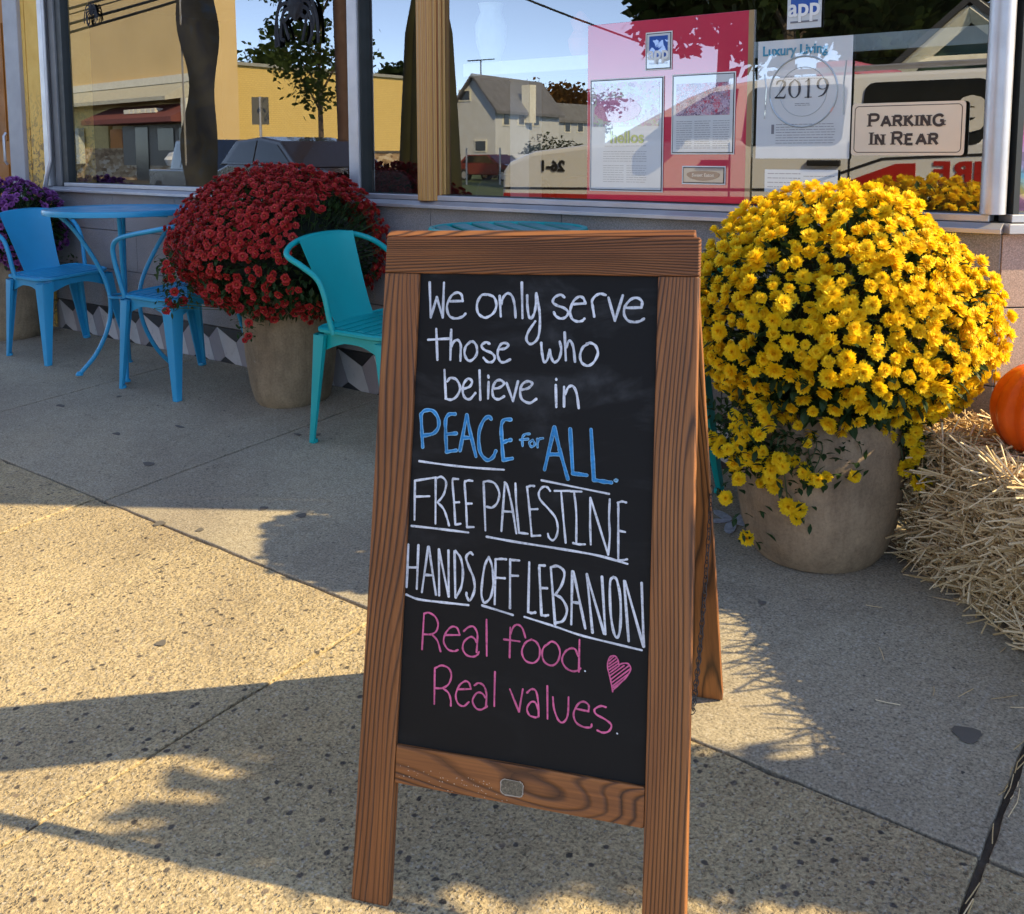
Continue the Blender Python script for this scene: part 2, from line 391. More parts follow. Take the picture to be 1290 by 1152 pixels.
# dark gum spots on the pavement: thin irregular discs
gum = plain('gum_spot', (0.13,0.115,0.095), .8)
def gumspot(px, py, rx, ry=None, a=0.0):
    P = gp(px, py); ry = ry or rx
    pts = []
    for k in range(14):
        t = 2*math.pi*k/14; q = 1+.16*math.sin(3*t+px)+.10*(rnd()-.5)
        x = rx*q*math.cos(t); y = ry*q*math.sin(t)
        X = P[0]+x*math.cos(a)-y*math.sin(a); Y = P[1]+x*math.sin(a)+y*math.cos(a)
        pts.append((X, Y, gz(Y)+.0012))
    MB().prism(pts, (0,0,.0008)).build('gum_spot', gum, walk)
for q in [(1218,926,.026),(187,585,.028,.016),(147,547,.022,.012),(201,660,.018),(78,512,.02,.01),(74,511,.012),(226,538,.03,.008),(375,548,.02,.008),
          (332,641,.014),(380,650,.016),(252,668,.012),(203,811,.013),(150,500,.012),(400,548,.013),(1080,700,.012),(960,760,.010),(1240,778,.01)]:
    gumspot(*q)
# debris in the wide joint
straw_m = None

# chalk flower on the pavement
b = MB(); P = gp(922, 657)
for k, (a, L) in enumerate([(2.3,.085),(3.35,.075),(4.7,.085),(5.9,.08),(0.75,.11)]):
    a += .35
    d = Vector((math.cos(a), math.sin(a), 0)); n = Vector((-d.y, d.x, 0)); pts = []
    for j in range(12):
        t = 2*math.pi*j/12; p = P + d*(L*.55+L*.5*math.cos(t)) + n*(L*.20*math.sin(t))
        pts.append((p.x, p.y, gz(p.y)+.0014+k*.00025))
    b.prism(pts, (0,0,.0004))
tag(b.build('chalk_flower', plain('white_chalk', (0.42,0.43,0.46), .95, 0, .3, 60)), 'five-petalled white flower drawn on the pavement beside the yellow planter', 'pavement drawing')

# ------------------------------------------------------------------ the shop building
shop = thing('shop_building', (-3.2, .1, 0), 'shopfront with big aluminium-framed windows above grey panels and a zigzag tile band', 'shop')
def sp(mb, name, mat, parent=None, **k):
    o = mb.build(name, mat, None, **k); o.parent = parent or shop
    o.matrix_parent_inverse = (Matrix.Translation(-Vector(shop.location)) if (parent or shop) == shop else Matrix.Identity(4)); return o
def mat_panel(name, c):
    m, t, b_ = newmat(name); v = coords(t)
    f = noise_t(t, v, 260, 3, .7); r = ramp(t, [(.3, tuple(x*.6 for x in c)), (.5, c), (.7, tuple(min(1, x*1.5) for x in c))], f)
    g = ramp(t, [(.35, .85), (.7, 1.1)], noise_t(t, v, 3, 4)); t.links.new(mix(t, 1, r.outputs[0], g.outputs[0], 'MULTIPLY'), b_.inputs['Base Color'])
    b_.inputs['Roughness'].default_value = .6; bump(t, b_, f, .3, .001); return m
M['panel'] = mat_panel('grey_panel', (0.27,0.26,0.26)); M['panel_lit'] = mat_panel('warm_lit_panel', (0.42,0.30,0.24))  # angled wall has the same panels; warm bounced light is put into their colour
M['t_l'] = plain('tile_light', (0.62,0.61,0.60), .3, 0, .08, 10); M['t_m'] = plain('tile_grey', (0.36,0.33,0.34), .35, 0, .08, 10); M['t_d'] = plain('tile_dark', (0.045,0.045,0.047), .35, 0, .15, 10)
grout = plain('grout', (0.10,0.10,0.095), .9)
XC = -.60                                          # the corner of the front
sp(MB().box(-6.13,XC-.02,.010,.20,-.1,.842), 'wall', grout)
rows = [(.632,.840,[XC,-1.44,-2.107,-2.773,-3.44,-4.107,-4.62,-5.225,-5.92]),
        (.405,.630,[XC,-1.09,-1.75,-2.44,-3.11,-3.77,-4.44,-5.0,-5.92]),
        (.180,.403,[XC,-1.44,-2.107,-2.773,-3.44,-4.107,-4.62,-5.225,-5.92])]
for z0, z1, xs in rows:
    for a, c in zip(xs[1:], xs[:-1]):
        sp(MB().box(a+.0015,c-.0015,0+random.uniform(0,.0015),.0098,z0+.001,z1-.001), 'panel', M['panel'], bevel=.0012)
def tilep(pts, mat, Y0=0.0, dirx=(1,0,0), org=(0,0,0), ny=(0,1,0)):
    cx_ = sum(p[0] for p in pts)/len(pts); cz_ = sum(p[1] for p in pts)/len(pts)
    q = []
    for x, z in pts:
        L = math.hypot(x-cx_, z-cz_); s = max(0, 1-.0014/L); q.append((cx_+(x-cx_)*s, cz_+(z-cz_)*s))
    dx = Vector(dirx); o = Vector(org); n = Vector(ny)
    return MB().prism([o + dx*x + Vector((0,0,z)) + n*random.uniform(0,.0012) for x, z in q], n*.0095)
per = .2306; x = -4.281 + per*16
tz = .0005
k = 0
px_ = -4.281 - per*7
while px_ < XC - .02:
    P_ = (px_, .176); P2 = (px_+per, .176); V1 = (px_+per*.685, .112); V0 = (px_-per*.315, .112)
    Q = (px_+.063, .027); R0 = (px_-.017, tz-.03); R1 = (px_+per-.017, tz-.03)
    if px_+per < XC:
        sp(tilep([V0, P_, Q, R0][::-1], None), 'tile', M['t_m'])
        sp(tilep([P_, V1, R1, Q][::-1], None), 'tile', M['t_l'])
        sp(tilep([P_, P2, V1][::-1], None), 'tile', M['t_d'])
        sp(tilep([R0, Q, R1][::-1], None), 'tile', M['t_d'])
    px_ += per
# sills, frames and glass of the two big windows
ZT = 2.42
def window(x0, x1, lab=None):
    w = thing('window', (0,0,0), None, None); w.parent = shop; w.matrix_parent_inverse = Matrix.Translation(-Vector(shop.location))
    o = MB().add([(x0,GL,.893),(x1,GL,.893),(x1,GL,ZT),(x0,GL,ZT)], [(0,1,2,3)]).build('pane', M['glass'], w)
    MB().box(x0-.03,x1+.03,-.012,.050,.8735,.8950).build('bottom_rail', M['alu'], w, bevel=.003)
    MB().box(x0-.03,x1+.03,.006,.018,.8951,.8985).build('gasket', M['alu_d'], w)
    MB().box(x0-.03,x1+.03,-.012,.050,ZT,ZT+.06).build('top_rail', M['alu'], w, bevel=.003)
    return w
w1 = window(-5.71,-3.237); w2 = window(-3.168,-.662)
b = MB(); b.prism([(-5.93,-.045,.843),(-5.93,-.045,.857),(-5.93,-.013,.8715),(-5.93,.05,.8715),(-5.93,.05,.843)], (5.93-.594,0,0)); sp(b, 'sill', M['alu'], bevel=.0015)
sp(MB().box(-5.92,XC-.005,-.010,.05,.8716,.8734), 'sill_gap', M['alu_d'])
sp(MB().box(-3.237,-3.176,-.02,.06,.8952,ZT), 'mullion', M['alu'], bevel=.004)
sp(MB().box(-3.1758,-3.168,-.006,.05,.8952,ZT), 'gasket', M['alu_d'])
sp(MB().tube([(-.628,.008,.8955),(-.628,.008,ZT)], .034, 20), 'corner_post', M['alu'], smooth=True)
sp(MB().box(-.6618,-.655,.0,.05,.8955,ZT), 'gasket', M['alu_d'])
j = sp(MB().box(-5.925,-5.875,-.03,.05,.8735,ZT), 'jamb', M['alu'], bevel=.003)
sp(MB().tube([(-5.90,-.05,.846),(-5.875,-.045,.93),(-5.85,-.03,1.03),(-5.85,-.03,ZT)], .013, 12), 'conduit', M['alu'], smooth=True)
sp(MB().box(-5.8345,-5.775,-.01,.05,.8735,ZT), 'jamb', plain('grey_jamb', (0.20,0.20,0.20), .5, .3), bevel=.003)
sp(MB().box(-5.7748,-5.71,.002,.05,.8735,ZT), 'jamb', M['alu_d'])
# plaster pier, groove, post and door at the left end
def mat_plaster():
    m, t, b_ = newmat('yellow_plaster'); v = coords(t)
    n1 = noise_t(t, v, 5, 6, .65); r = ramp(t, [(.3, (.74,.42,.08)), (.7, (.90,.58,.15))], n1)
    z = N(t, 'ShaderNodeSeparateXYZ'); t.links.new(v, z.inputs[0])
    low = ramp(t, [(.3, 1.0), (.75, 0.0)], fl_mix(t, 'SUBTRACT', z.outputs['Z'], .75))
    pe = ramp(t, [(.50, 0), (.56, 1)], noise_t(t, v, 26, 5, .7, 1.0))
    c = mix(t, fl_mix(t, 'MULTIPLY', low.outputs[0], pe.outputs[0]), r.outputs[0], (.30,.19,.085))
    t.links.new(c, b_.inputs['Base Color']); b_.inputs['Roughness'].default_value = .85; bump(t, b_, noise_t(t, v, 40, 6, .7), .5, .004); return m
M['plaster'] = mat_plaster()
sp(MB().box(-6.115,-5.926,-.012,.3,-.05,ZT+.1), 'plaster_pier', M['plaster'], bevel=.004)
sp(MB().box(-6.135,-6.116,.02,.3,-.05,ZT+.1), 'groove', M['black'])
sp(MB().box(-6.175,-6.136,-.006,.3,-.05,ZT+.1), 'plaster_strip', M['plaster'])
sp(MB().box(-6.36,-6.176,-.03,.3,-.05,ZT+.1), 'grey_post', plain('grey_painted_post', (.34,.33,.34), .55, 0, .08), bevel=.004)
door = sp(MB().box(-7.3,-6.362,.03,.075,-.02,2.2), 'door', plain('varnished_door', (.40,.15,.012), .7, 0, .3, 2.0), bevel=.004)
for zz in (.25, 1.15): 
    o = MB().box(-7.15,-6.5,.022,.0298,zz,zz+.75).build('door_panel', plain('varnished_door_panel', (.36,.13,.012), .7, 0, .3, 2.0), None, bevel=.004); o.parent = door
o = MB().tube([(-6.42,-.02,1.0),(-6.42,-.035,1.02),(-6.42,-.035,1.18),(-6.42,-.02,1.2)], .009, 8).build('door_handle', M['alu'], None, smooth=True); o.parent = door
upw = plain('upper_wall', (.52,.34,.13), .85, 0, .12, 3, .4, 60)
sp(MB().box(-12,XC+.01,0,.3,ZT+.061,4.6), 'upper_wall', upw)
sp(MB().box(-12,-7.301,0,.3,-.05,ZT+.06), 'side_wall', upw)
sp(MB().box(-7.3,-6.362,0,.3,2.21,ZT+.06), 'lintel', upw)
# angled corner wall running back from the corner post
c0 = Vector((XC, 0.0, 0)); cd_ = Vector((.7071,.7071,0)); cn = Vector((-.7071,.7071,0))
def cbox(a, c, d0, d1, z0, z1, name, mat, bevel=0, parent=None):
    P = c0 + cd_*a + cn*d0 + Vector((0,0,z0)); b_ = MB().obox(P, cd_*(c-a), cn*(d1-d0), (0,0,z1-z0)); return sp(b_, name, mat, parent, bevel=bevel)
cbox(.004,1.5,.012,.15,-.05,.842,'wall',grout)
for z0, z1, xs in [(.632,.840,[.004,.7,1.4]),(.405,.630,[.004,.45,1.1,1.4]),(.180,.403,[.004,.7,1.4])]:
    for a, c in zip(xs[:-1], xs[1:]): cbox(a+.001,c-.0015,.001,.0118,z0+.001,z1-.001,'panel',M['panel_lit'],.0012)
for k in range(6):
    for pts, mt in (([(0,.176),(.16,.112),(.214,-.03),(.063,.027)],'t_l'),([(-.072,.112),(0,.176),(.063,.027),(-.017,-.03)],'t_m'),([(0,.176),(.23,.176),(.158,.112)],'t_d'),([(-.017,-.03),(.063,.027),(.213,-.03)],'t_d')):
        sp(tilep([(x_+.08+k*.2306, z_) for x_, z_ in pts], None, 0, cd_, c0+cn*.001, cn), 'tile', M[mt])
cbox(-.004,1.5,-.040,.05,.843,.871,'sill',M['alu'],.002)
cbox(.02,1.5,-.012,.05,.8735,.8955,'bottom_rail',M['alu'],.002)
cbox(.028,.045,-.004,.05,.896,ZT,'gasket',M['alu_d'])
P = c0 + cn*GL; q = [P+cd_*.045+Vector((0,0,.895)), P+cd_*1.4+Vector((0,0,.895)), P+cd_*1.4+Vector((0,0,ZT)), P+cd_*.045+Vector((0,0,ZT))]
sp(MB().add(q, [(0,1,2,3)]), 'pane', M['glass'])
cbox(1.4,1.5,-.02,.06,.896,ZT,'jamb',M['alu'],.003)
cbox(.01,1.5,0,.15,ZT+.061,4.6,'upper_wall',upw)
cbox(.01,1.5,-.012,.05,ZT,ZT+.06,'top_rail',M['alu'])
Xe = XC+1.5*.7071; Ye = 1.5*.7071
sp(MB().box(Xe-.15,Xe+.0,Ye+.002,7,-.05,4.6), 'side_wall', upw)
# rooms behind the glass
sp(MB().box(XC-.06,XC-.045,.062,5.4,.03,2.89), 'sun_block_wall', plain('sun_block_wall', (.10,.08,.06), .8))  # unseen wall added to stop sun crossing the shop onto the pavement
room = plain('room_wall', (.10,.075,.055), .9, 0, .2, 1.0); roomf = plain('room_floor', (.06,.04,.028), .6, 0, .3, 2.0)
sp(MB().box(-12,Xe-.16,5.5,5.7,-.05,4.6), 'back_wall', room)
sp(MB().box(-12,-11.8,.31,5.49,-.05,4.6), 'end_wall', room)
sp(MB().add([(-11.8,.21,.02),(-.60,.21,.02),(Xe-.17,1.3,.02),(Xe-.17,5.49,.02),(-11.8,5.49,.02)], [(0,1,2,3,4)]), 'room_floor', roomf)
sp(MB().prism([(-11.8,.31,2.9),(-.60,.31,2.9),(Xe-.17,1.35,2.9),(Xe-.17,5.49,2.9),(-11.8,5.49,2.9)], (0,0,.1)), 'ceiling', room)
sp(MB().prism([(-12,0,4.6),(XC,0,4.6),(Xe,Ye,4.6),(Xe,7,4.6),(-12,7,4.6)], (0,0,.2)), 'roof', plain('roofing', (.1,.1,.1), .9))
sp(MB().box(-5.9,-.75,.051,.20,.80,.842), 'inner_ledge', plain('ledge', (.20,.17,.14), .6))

# ------------------------------------------------------------------ things inside the window
def zrect(px0, px1, py0, py1, Y):                  # rectangle on the plane Y whose left/right/top/bottom pass through the points
    a = wp(px0, (py0+py1)/2, Y); c = wp(px1, (py0+py1)/2, Y); m_ = (px0+px1)/2
    return a[0], c[0], wp(m_, py1, Y)[2], wp(m_, py0, Y)[2]
def textlines(mb, x0, x1, z0, z1, Y, n, h, jag=0.15, gap=0.0):
    for i in range(n):
        z = z1 - (z1-z0)*(i+.5)/n; xa = x0; 
        while xa < x1 - .004:
            L = min(x1-xa, random.uniform(.006,.022)); mb.box(xa, xa+L, Y-.0006, Y, z-h/2, z+h/2); xa += L+.0025
    return mb
def text_mesh(s, size, mat, name, parent, loc, rx=(1,0,0), up=(0,0,1), bold=0.0, align='CENTER', sx=1.0, ext=0.0006):
    cu = bpy.data.curves.new('txt', 'FONT'); cu.body = s; cu.size = size; cu.align_x = align; cu.align_y = 'CENTER'; cu.offset = bold; cu.extrude = ext
    cu.resolution_u = 3
    to = bpy.data.objects.new('txt', cu); link(to); bpy.context.view_layer.update()
    me = bpy.data.meshes.new_from_object(to.evaluated_get(bpy.context.evaluated_depsgraph_get()))
    bpy.data.objects.remove(to); me.materials.clear(); me.materials.append(mat); me.name = name
    X = Vector(rx).normalized(); U = Vector(up).normalized(); Z_ = X.cross(U)
    mt = Matrix(((X.x*sx,U.x,Z_.x,loc[0]),(X.y*sx,U.y,Z_.y,loc[1]),(X.z*sx,U.z,Z_.z,loc[2]),(0,0,0,1)))
    me.transform(mt); o = bpy.data.objects.new(name, me); link(o)
    if parent is not None: o.parent = parent; o.matrix_parent_inverse = parent.matrix_world.inverted() if parent.type != 'EMPTY' or parent.location.length == 0 else Matrix.Translation(-Vector(parent.location))
    return o
def photo_mat(name, stops, sc):
    m, t, b_ = newmat(name); v = coords(t, 'Object'); n = N(t, 'ShaderNodeTexVoronoi'); n.inputs['Scale'].default_value = sc
    nn = N(t, 'ShaderNodeTexNoise'); nn.inputs['Scale'].default_value = sc*1.4; t.links.new(v, nn.inputs['Vector'])
    ad = N(t, 'ShaderNodeVectorMath', operation='ADD'); s_ = N(t, 'ShaderNodeVectorMath', operation='SCALE'); t.links.new(nn.outputs['Color'], s_.inputs[0]); s_.inputs['Scale'].default_value = .06
    t.links.new(v, ad.inputs[0]); t.links.new(s_.outputs[0], ad.inputs[1]); t.links.new(ad.outputs[0], n.inputs['Vector'])
    sx = N(t, 'ShaderNodeSeparateColor'); t.links.new(n.outputs['Color'], sx.inputs[0])
    t.links.new(ramp(t, stops, sx.outputs[0]).outputs[0], b_.inputs['Base Color']); b_.inputs['Roughness'].default_value = .35; return m
def sleeve(m, f=.20):                              # printed matter in a clear glossy sleeve
    t = m.node_tree; o = [n for n in t.nodes if n.type == 'OUTPUT_MATERIAL'][0]; src = o.inputs[0].links[0].from_socket
    g_ = N(t, 'ShaderNodeBsdfGlossy'); g_.inputs['Roughness'].default_value = 0.0; mx = N(t, 'ShaderNodeMixShader'); mx.inputs[0].default_value = f
    t.links.new(src, mx.inputs[1]); t.links.new(g_.outputs[0], mx.inputs[2]); t.links.new(mx.outputs[0], o.inputs[0]); return m
paper = plain('paper', (.72,.74,.74), .7, 0, .05); ink = plain('ink', (.05,.05,.06), .7); greyink = plain('grey_ink', (.22,.22,.25), .7)
YP = .024
x0, x1, z0, z1 = zrect(740, 941, 23, 255, YP)
z0 = .8
pb = thing('red_poster_board', (0,0,0), 'red display board with framed clippings in the right-hand window', 'poster board')
MB().box(x0,x1,YP,YP+.0045,.8996,z1).build('board', plain('raspberry_board', (.62,.012,.06), .45, 0, .1, 2), pb, bevel=.001)
MB().box(x1,x1+.018,YP-.002,YP+.005,.8996,z1).build('edge_strip', plain('tan_strip', (.40,.26,.12), .6), pb)
def sheet(parent, px0, px1, py0, py1, mat=paper, fr=True, Y=YP):
    a, c, e, f = zrect(px0, px1, py0, py1, Y)
    if fr:
        w_ = .007
        MB().box(a-w_,c+w_,Y-.0030,Y-.0022,e-w_,f+w_).build('mount', M['white'], parent)
        MB().box(a-.003,c+.003,Y-.0040,Y-.0032,e-.003,f+.003).build('frame', M['black'], parent)
    MB().box(a,c,Y-.0052,Y-.0042,e,f).build('sheet', mat, parent)
    return a, c, e, f, Y-.0053
blue_ink = plain('blue_ink', (.02,.10,.45), .6); teal_ink = plain('teal_ink', (.05,.30,.45), .6); grn_ink = plain('green_ink', (.30,.42,.05), .6)
def appcard(parent, q, fr=True, Y=YP):
    a, c, e, f, y = sheet(parent, *q, fr=fr, Y=Y); h = f-e; w_ = c-a
    MB().box(a+w_*.10,c-w_*.10,y-.0008,y,e+h*.30,f-h*.06).build('blue_block', blue_ink, parent)
    text_mesh('app', h*.52, M['white'], 'lettering', parent, ((a+c)/2, y-.0016, e+h*.42), bold=.0016, sx=.95)
    MB().box(a+w_*.1,c-w_*.1,y-.0008,y,e+h*.12,e+h*.16).build('caption', greyink, parent)
appcard(pb, (816,845,43,86))
a, c, e, f, y = sheet(pb, 746,834,101,239); h = f-e; w_ = c-a
ph1 = photo_mat('food_photo', [(0,(.45,.20,.35)),(.3,(.70,.45,.60)),(.55,(.45,.55,.30)),(.8,(.65,.70,.72)),(1,(.30,.10,.25))], 60)
MB().box(a+w_*.03,c-w_*.03,y-.0008,y,f-h*.42,f-h*.02).build('photo', ph1, pb)
MB().prism([(a+w_*.5+w_*.34*math.cos(t*.4189)-w_*.12, y-.0010, f-h*.27+h*.115*math.sin(t*.4189)) for t in range(15)], (0,-.0006,0)).build('photo', photo_mat('pink_dish_photo', [(0,(.55,.12,.30)),(.5,(.72,.35,.50)),(1,(.35,.08,.2))], 120), pb)
text_mesh('hellos', h*.155, grn_ink, 'lettering', pb, ((a+c)/2+w_*.02, y-.0012, e+h*.475), bold=.0012)
b = MB(); textlines(b, a+w_*.2, c-w_*.2, e+h*.38, e+h*.42, y, 1, .0016); textlines(b, a+w_*.18, c-w_*.2, e+h*.25, e+h*.36, y, 5, .0013); textlines(b, a+w_*.18, a+w_*.48, e+h*.06, e+h*.23, y, 8, .0012); textlines(b, a+w_*.52, c-w_*.2, e+h*.06, e+h*.23, y, 8, .0012)
tag(b.build('print', greyink, pb), kind='stuff')
a, c, e, f, y = sheet(pb, 849,924,95,192); h = f-e; w_ = c-a
MB().box(a+w_*.05,c-w_*.05,y-.0008,y,f-h*.52,f-h*.10).build('photo', photo_mat('kitchen_photo', [(0,(.10,.05,.12)),(.35,(.50,.35,.50)),(.6,(.70,.60,.68)),(.8,(.60,.03,.10)),(1,(.35,.30,.35))], 90), pb)
b = MB()
for k in range(3): textlines(b, a+w_*(.06+.31*k), a+w_*(.33+.31*k), e+h*.04, e+h*.42, y, 13, .0014)
tag(b.build('print', greyink, pb), kind='stuff')
a, c, e, f, y = sheet(pb, 862,912,212,230, mat=plain('tan_card', (.42,.33,.27), .6)); h = f-e; w_ = c-a
MB().prism([((a+c)/2+w_*.42*math.cos(t*.314), y-.0006, (e+f)/2+h*.34*math.sin(t*.314)+h*.05*math.cos(t*.628)) for t in range(20)], (0,-.0006,0)).build('emblem', plain('maroon_emblem', (.10,.02,.03), .6), pb)
text_mesh('Sweet Eaton', h*.34, plain('cream_ink', (.62,.50,.42), .6), 'lettering', pb, ((a+c)/2, y-.0016, (e+f)/2), bold=.0004)

pm = thing('magazine_page', (0,0,0), 'pale magazine page headed Luxury Living with 2019 printed on a plate', 'magazine page')
a, c, e, f, y = sheet(pm, 954.5,1073,49,200, fr=False); h = f-e; w_ = c-a
pg = plain('plate_grey', (.42,.46,.46), .6)
b = MB()
for rr, tk in ((.36,.006),(.25,.002)):
    pts = [((a+c)/2+w_*rr*math.cos(t*.157), y-.0004, e+h*.56+w_*rr*1.0*math.sin(t*.157)) for t in range(40)]; b.tube(pts, tk*.5, 4, closed=True)
b.build('plate', pg, pm)
b = MB(); b.tube([(a+w_*.09,y,e+h*.34),(a+w_*.10,y,e+h*.60),(a+w_*.08,y,e+h*.72)], .0022, 4); b.tube([(c-w_*.07,y,e+h*.36),(c-w_*.08,y,e+h*.62),(c-w_*.06,y,e+h*.80)], .0026, 4)
b.build('cutlery', pg, pm)
text_mesh('Luxury Living', h*.115, teal_ink, 'lettering', pm, (a+w_*.05, y-.0012, f-h*.09), bold=.001, align='LEFT', sx=.92)
# strokes with thick and thin parts for the serif figures and the capitals
def catm(P, k=6, closed=False): return [(p[0], p[1]) for p in crv([(x, y, 0) for x, y in P], k, closed)]
def ribbon2d(P, w, cap=True):
    """flat outline pieces (list of polygons) of a stroke of width w (number or list) along points P"""
    n = len(P); ws = w if isinstance(w, (list, tuple)) else [w]*n
    if len(ws) != n:
        ws = [ws[min(len(ws)-1, int(i*(len(ws)-1)/(n-1)+.5))] for i in range(n)]
    L = []; R = []
    for i in range(n):
        ax, ay = P[max(0, i-1)]; bx, by = P[min(n-1, i+1)]; dx, dy = bx-ax, by-ay; l = math.hypot(dx, dy) or 1
        nx, ny = -dy/l, dx/l; L.append((P[i][0]+nx*ws[i]/2, P[i][1]+ny*ws[i]/2)); R.append((P[i][0]-nx*ws[i]/2, P[i][1]-ny*ws[i]/2))
    vs = L + R; fs = [(i, i+1, n+i+1, n+i) for i in range(n-1)]
    if cap:
        for i, j in ((0, 1), (n-1, n-2)):
            dx, dy = P[i][0]-P[j][0], P[i][1]-P[j][1]; a0 = math.atan2(dy, dx); c_ = len(vs); vs.append(P[i])
            for k in range(7):
                a = a0 - math.pi/2 + math.pi*k/6; vs.append((P[i][0]+math.cos(a)*ws[i]/2, P[i][1]+math.sin(a)*ws[i]/2))
            for k in range(6): fs.append((c_, c_+1+k, c_+2+k))
    return vs, fs
def flat_add(mb, P, w, O, U, V, Nn, lift, cap=True, mi=0):
    vs, fs = ribbon2d(P, w, cap); O, U, V, Nn = map(Vector, (O, U, V, Nn))
    pts = [O + U*x + V*y + Nn*lift for x, y in vs]
    good = []
    for f in fs:
        n_ = (pts[f[1]]-pts[f[0]]).cross(pts[f[2]]-pts[f[0]]); good.append(f if n_.dot(Nn) > 0 else f[::-1])
    mb.add(pts, good, mi)
# "2019": digits in a 100-high box
DIG = {'2': [([(8,78),(14,92),(32,99),(50,88),(50,68),(36,44),(20,24),(4,6)], [6,9,7,12,14,9,5,5]), ([(4,5),(30,5),(52,5),(58,24)], [10,10,10,2])],
       '0': [([(32,99),(10,80),(5,50),(10,20),(32,1),(54,20),(59,50),(54,80),(32,99)], [3,11,15,11,3,11,15,11,3])],
       '1': [([(14,84),(26,92),(32,98)], [3,5,6]), ([(32,98),(32,3)], 13), ([(14,2),(50,2)], 4)],
       '9': [([(56,66),(46,46),(28,42),(10,52),(6,70),(12,90),(30,99),(48,90),(57,64),(50,34),(34,12),(12,3)], [3,3,4,9,12,9,3,9,13,12,8,4])]}
b = MB(); xx = a + w_*.20; sc_ = h*.155/100
for ch in '2019':
    for P_, ww in DIG[ch]:
        Q_ = catm(P_, 5) if len(P_) > 2 else P_
        if isinstance(ww, list):
            ww2 = []
            for i in range(len(Q_)):
                u_ = i/(len(Q_)-1)*(len(ww)-1); k_ = min(len(ww)-2, int(u_)); ww2.append(ww[k_]*(1-(u_-k_))+ww[k_+1]*(u_-k_))
            ww = ww2
        ww = [v*sc_ for v in ww] if isinstance(ww, list) else ww*sc_
        flat_add(b, [(p[0]*sc_*1.05, p[1]*sc_) for p in Q_], ww, (xx, 0, e+h*.51), (1,0,0), (0,0,1), (0,-1,0), -(y-.0014))
    xx += w_*.148
b.build('year_figures', ink, pm)
b = MB(); textlines(b, a+w_*.22, c-w_*.15, e+h*.12, e+h*.30, y, 8, .0016); textlines(b, a+w_*.3, c-w_*.3, e+h*.655, e+h*.70, y, 2, .0016); textlines(b, a+w_*.42, c-w_*.42, e+h*.44, e+h*.47, y, 2, .0014)
b.box(a+w_*.17,a+w_*.20,y-.0006,y,e+h*.21,e+h*.29)
tag(b.build('print', greyink, pm), kind='stuff')
pa = thing('newspaper_badge', (0,0,0), 'blue and white card lettered app, taped above the magazine page', 'card')
appcard(pa, (993,1036,-25,36), fr=False)
pc = thing('small_notice', (0,0,0), 'small pale printed notice low in the window under the magazine page', 'notice')
a, c, e, f, y = sheet(pc, 964,1056,214,243, fr=False); b = MB(); textlines(b, a+.01, (a+c)/2, e+.01, f-.006, y, 4, .0022); textlines(b, (a+c)/2+.01, c-.01, e+.01, f-.012, y, 3, .0016); tag(b.build('print', greyink, pc), kind='stuff')

# PARKING IN REAR plate, fixed on the outside of the glass
YS = .010
a, c, _, _ = zrect(1073.5, 1216, 160, 165, YS); e = wp(1145, 196, YS)[2]; f = wp(1145, 129, YS)[2]
ps = thing('parking_sign', (0,0,0), 'cream rounded plate reading Parking In Rear on the window', 'sign')
def rrect(a, c, e, f, r, n=6):
    pts = []
    for cx_, cz_, s in ((c-r,f-r,0),(a+r,f-r,1),(a+r,e+r,2),(c-r,e+r,3)):
        for k in range(n+1):
            t = math.pi/2*(s+k/n); pts.append((cx_+r*math.cos(t), cz_+r*math.sin(t)))
    return pts
MB().prism([(x, YS, z) for x, z in rrect(a, c, e, f, .010)], (0,-.004,0)).build('plate', plain('cream_plate', (.80,.64,.46), .4, 0, .04), ps)
rr = rrect(a+.009, c-.009, e+.009, f-.009, .012); b = MB()
flat_add(b, rr+[rr[0]], .0022, (0,0,0), (1,0,0), (0,0,1), (0,-1,0), -(YS-.0046), cap=False)
b.build('border', plain('brown_ink', (.06,.035,.025), .5), ps)
# copperplate capitals as strokes: (points, width factor)
CAP = {'P': [((0,0),(0,100)),'|',[(0,97),(45,97),(66,88),(68,66),(50,50),(0,48)]],
       'A': [((0,0),(42,100)),((42,100),(86,0)),((16,34),(68,34))],
       'R': [((0,0),(0,100)),[(0,97),(45,97),(62,88),(62,66),(46,54),(0,52)],((34,52),(72,0))],
       'K': [((0,0),(0,100)),((4,46),(62,100)),((20,58),(72,0))],
       'I': [((0,0),(0,100))], 'N': [((0,0),(0,100)),((0,100),(68,0)),((68,0),(68,100))],
       'G': [[(84,82),(62,99),(34,97),(8,78),(2,50),(10,20),(36,2),(66,4),(84,18)],((84,12),(84,46)),((58,46),(92,46))],
       'E': [((0,0),(0,100)),((0,96),(60,96)),((0,52),(48,52)),((0,4),(64,4))]}
WID = {'P': 74,'A': 92,'R': 80,'K': 80,'I': 16,'N': 82,'G': 104,'E': 72}
def capword(mb, word, x, z, hbig, hsm, O, lift, sw, sp_):
    for i, ch in enumerate(word):
        hh = hbig if i == 0 else hsm; s_ = hh/100
        for st in CAP[ch]:
            if st == '|': continue
            P_ = catm(st, 4) if isinstance(st, list) else list(st)
            flat_add(mb, [(x+p[0]*s_, z+p[1]*s_) for p in P_], sw, O, (1,0,0), (0,0,1), (0,-1,0), lift, cap=False); lift += .00003
            if not isinstance(st, list) and st[0][0] == st[1][0]:
                for q_ in st:
                    zz = z+q_[1]*s_; flat_add(mb, [(x+q_[0]*s_-sw*1.0, zz+(sw*.18 if q_[1]==0 else -sw*.18)), (x+q_[0]*s_+sw*1.0, zz+(sw*.18 if q_[1]==0 else -sw*.18))], sw*.36, O, (1,0,0), (0,0,1), (0,-1,0), lift, cap=False); lift += .00003
        x += WID[ch]*s_ + sp_
    return x
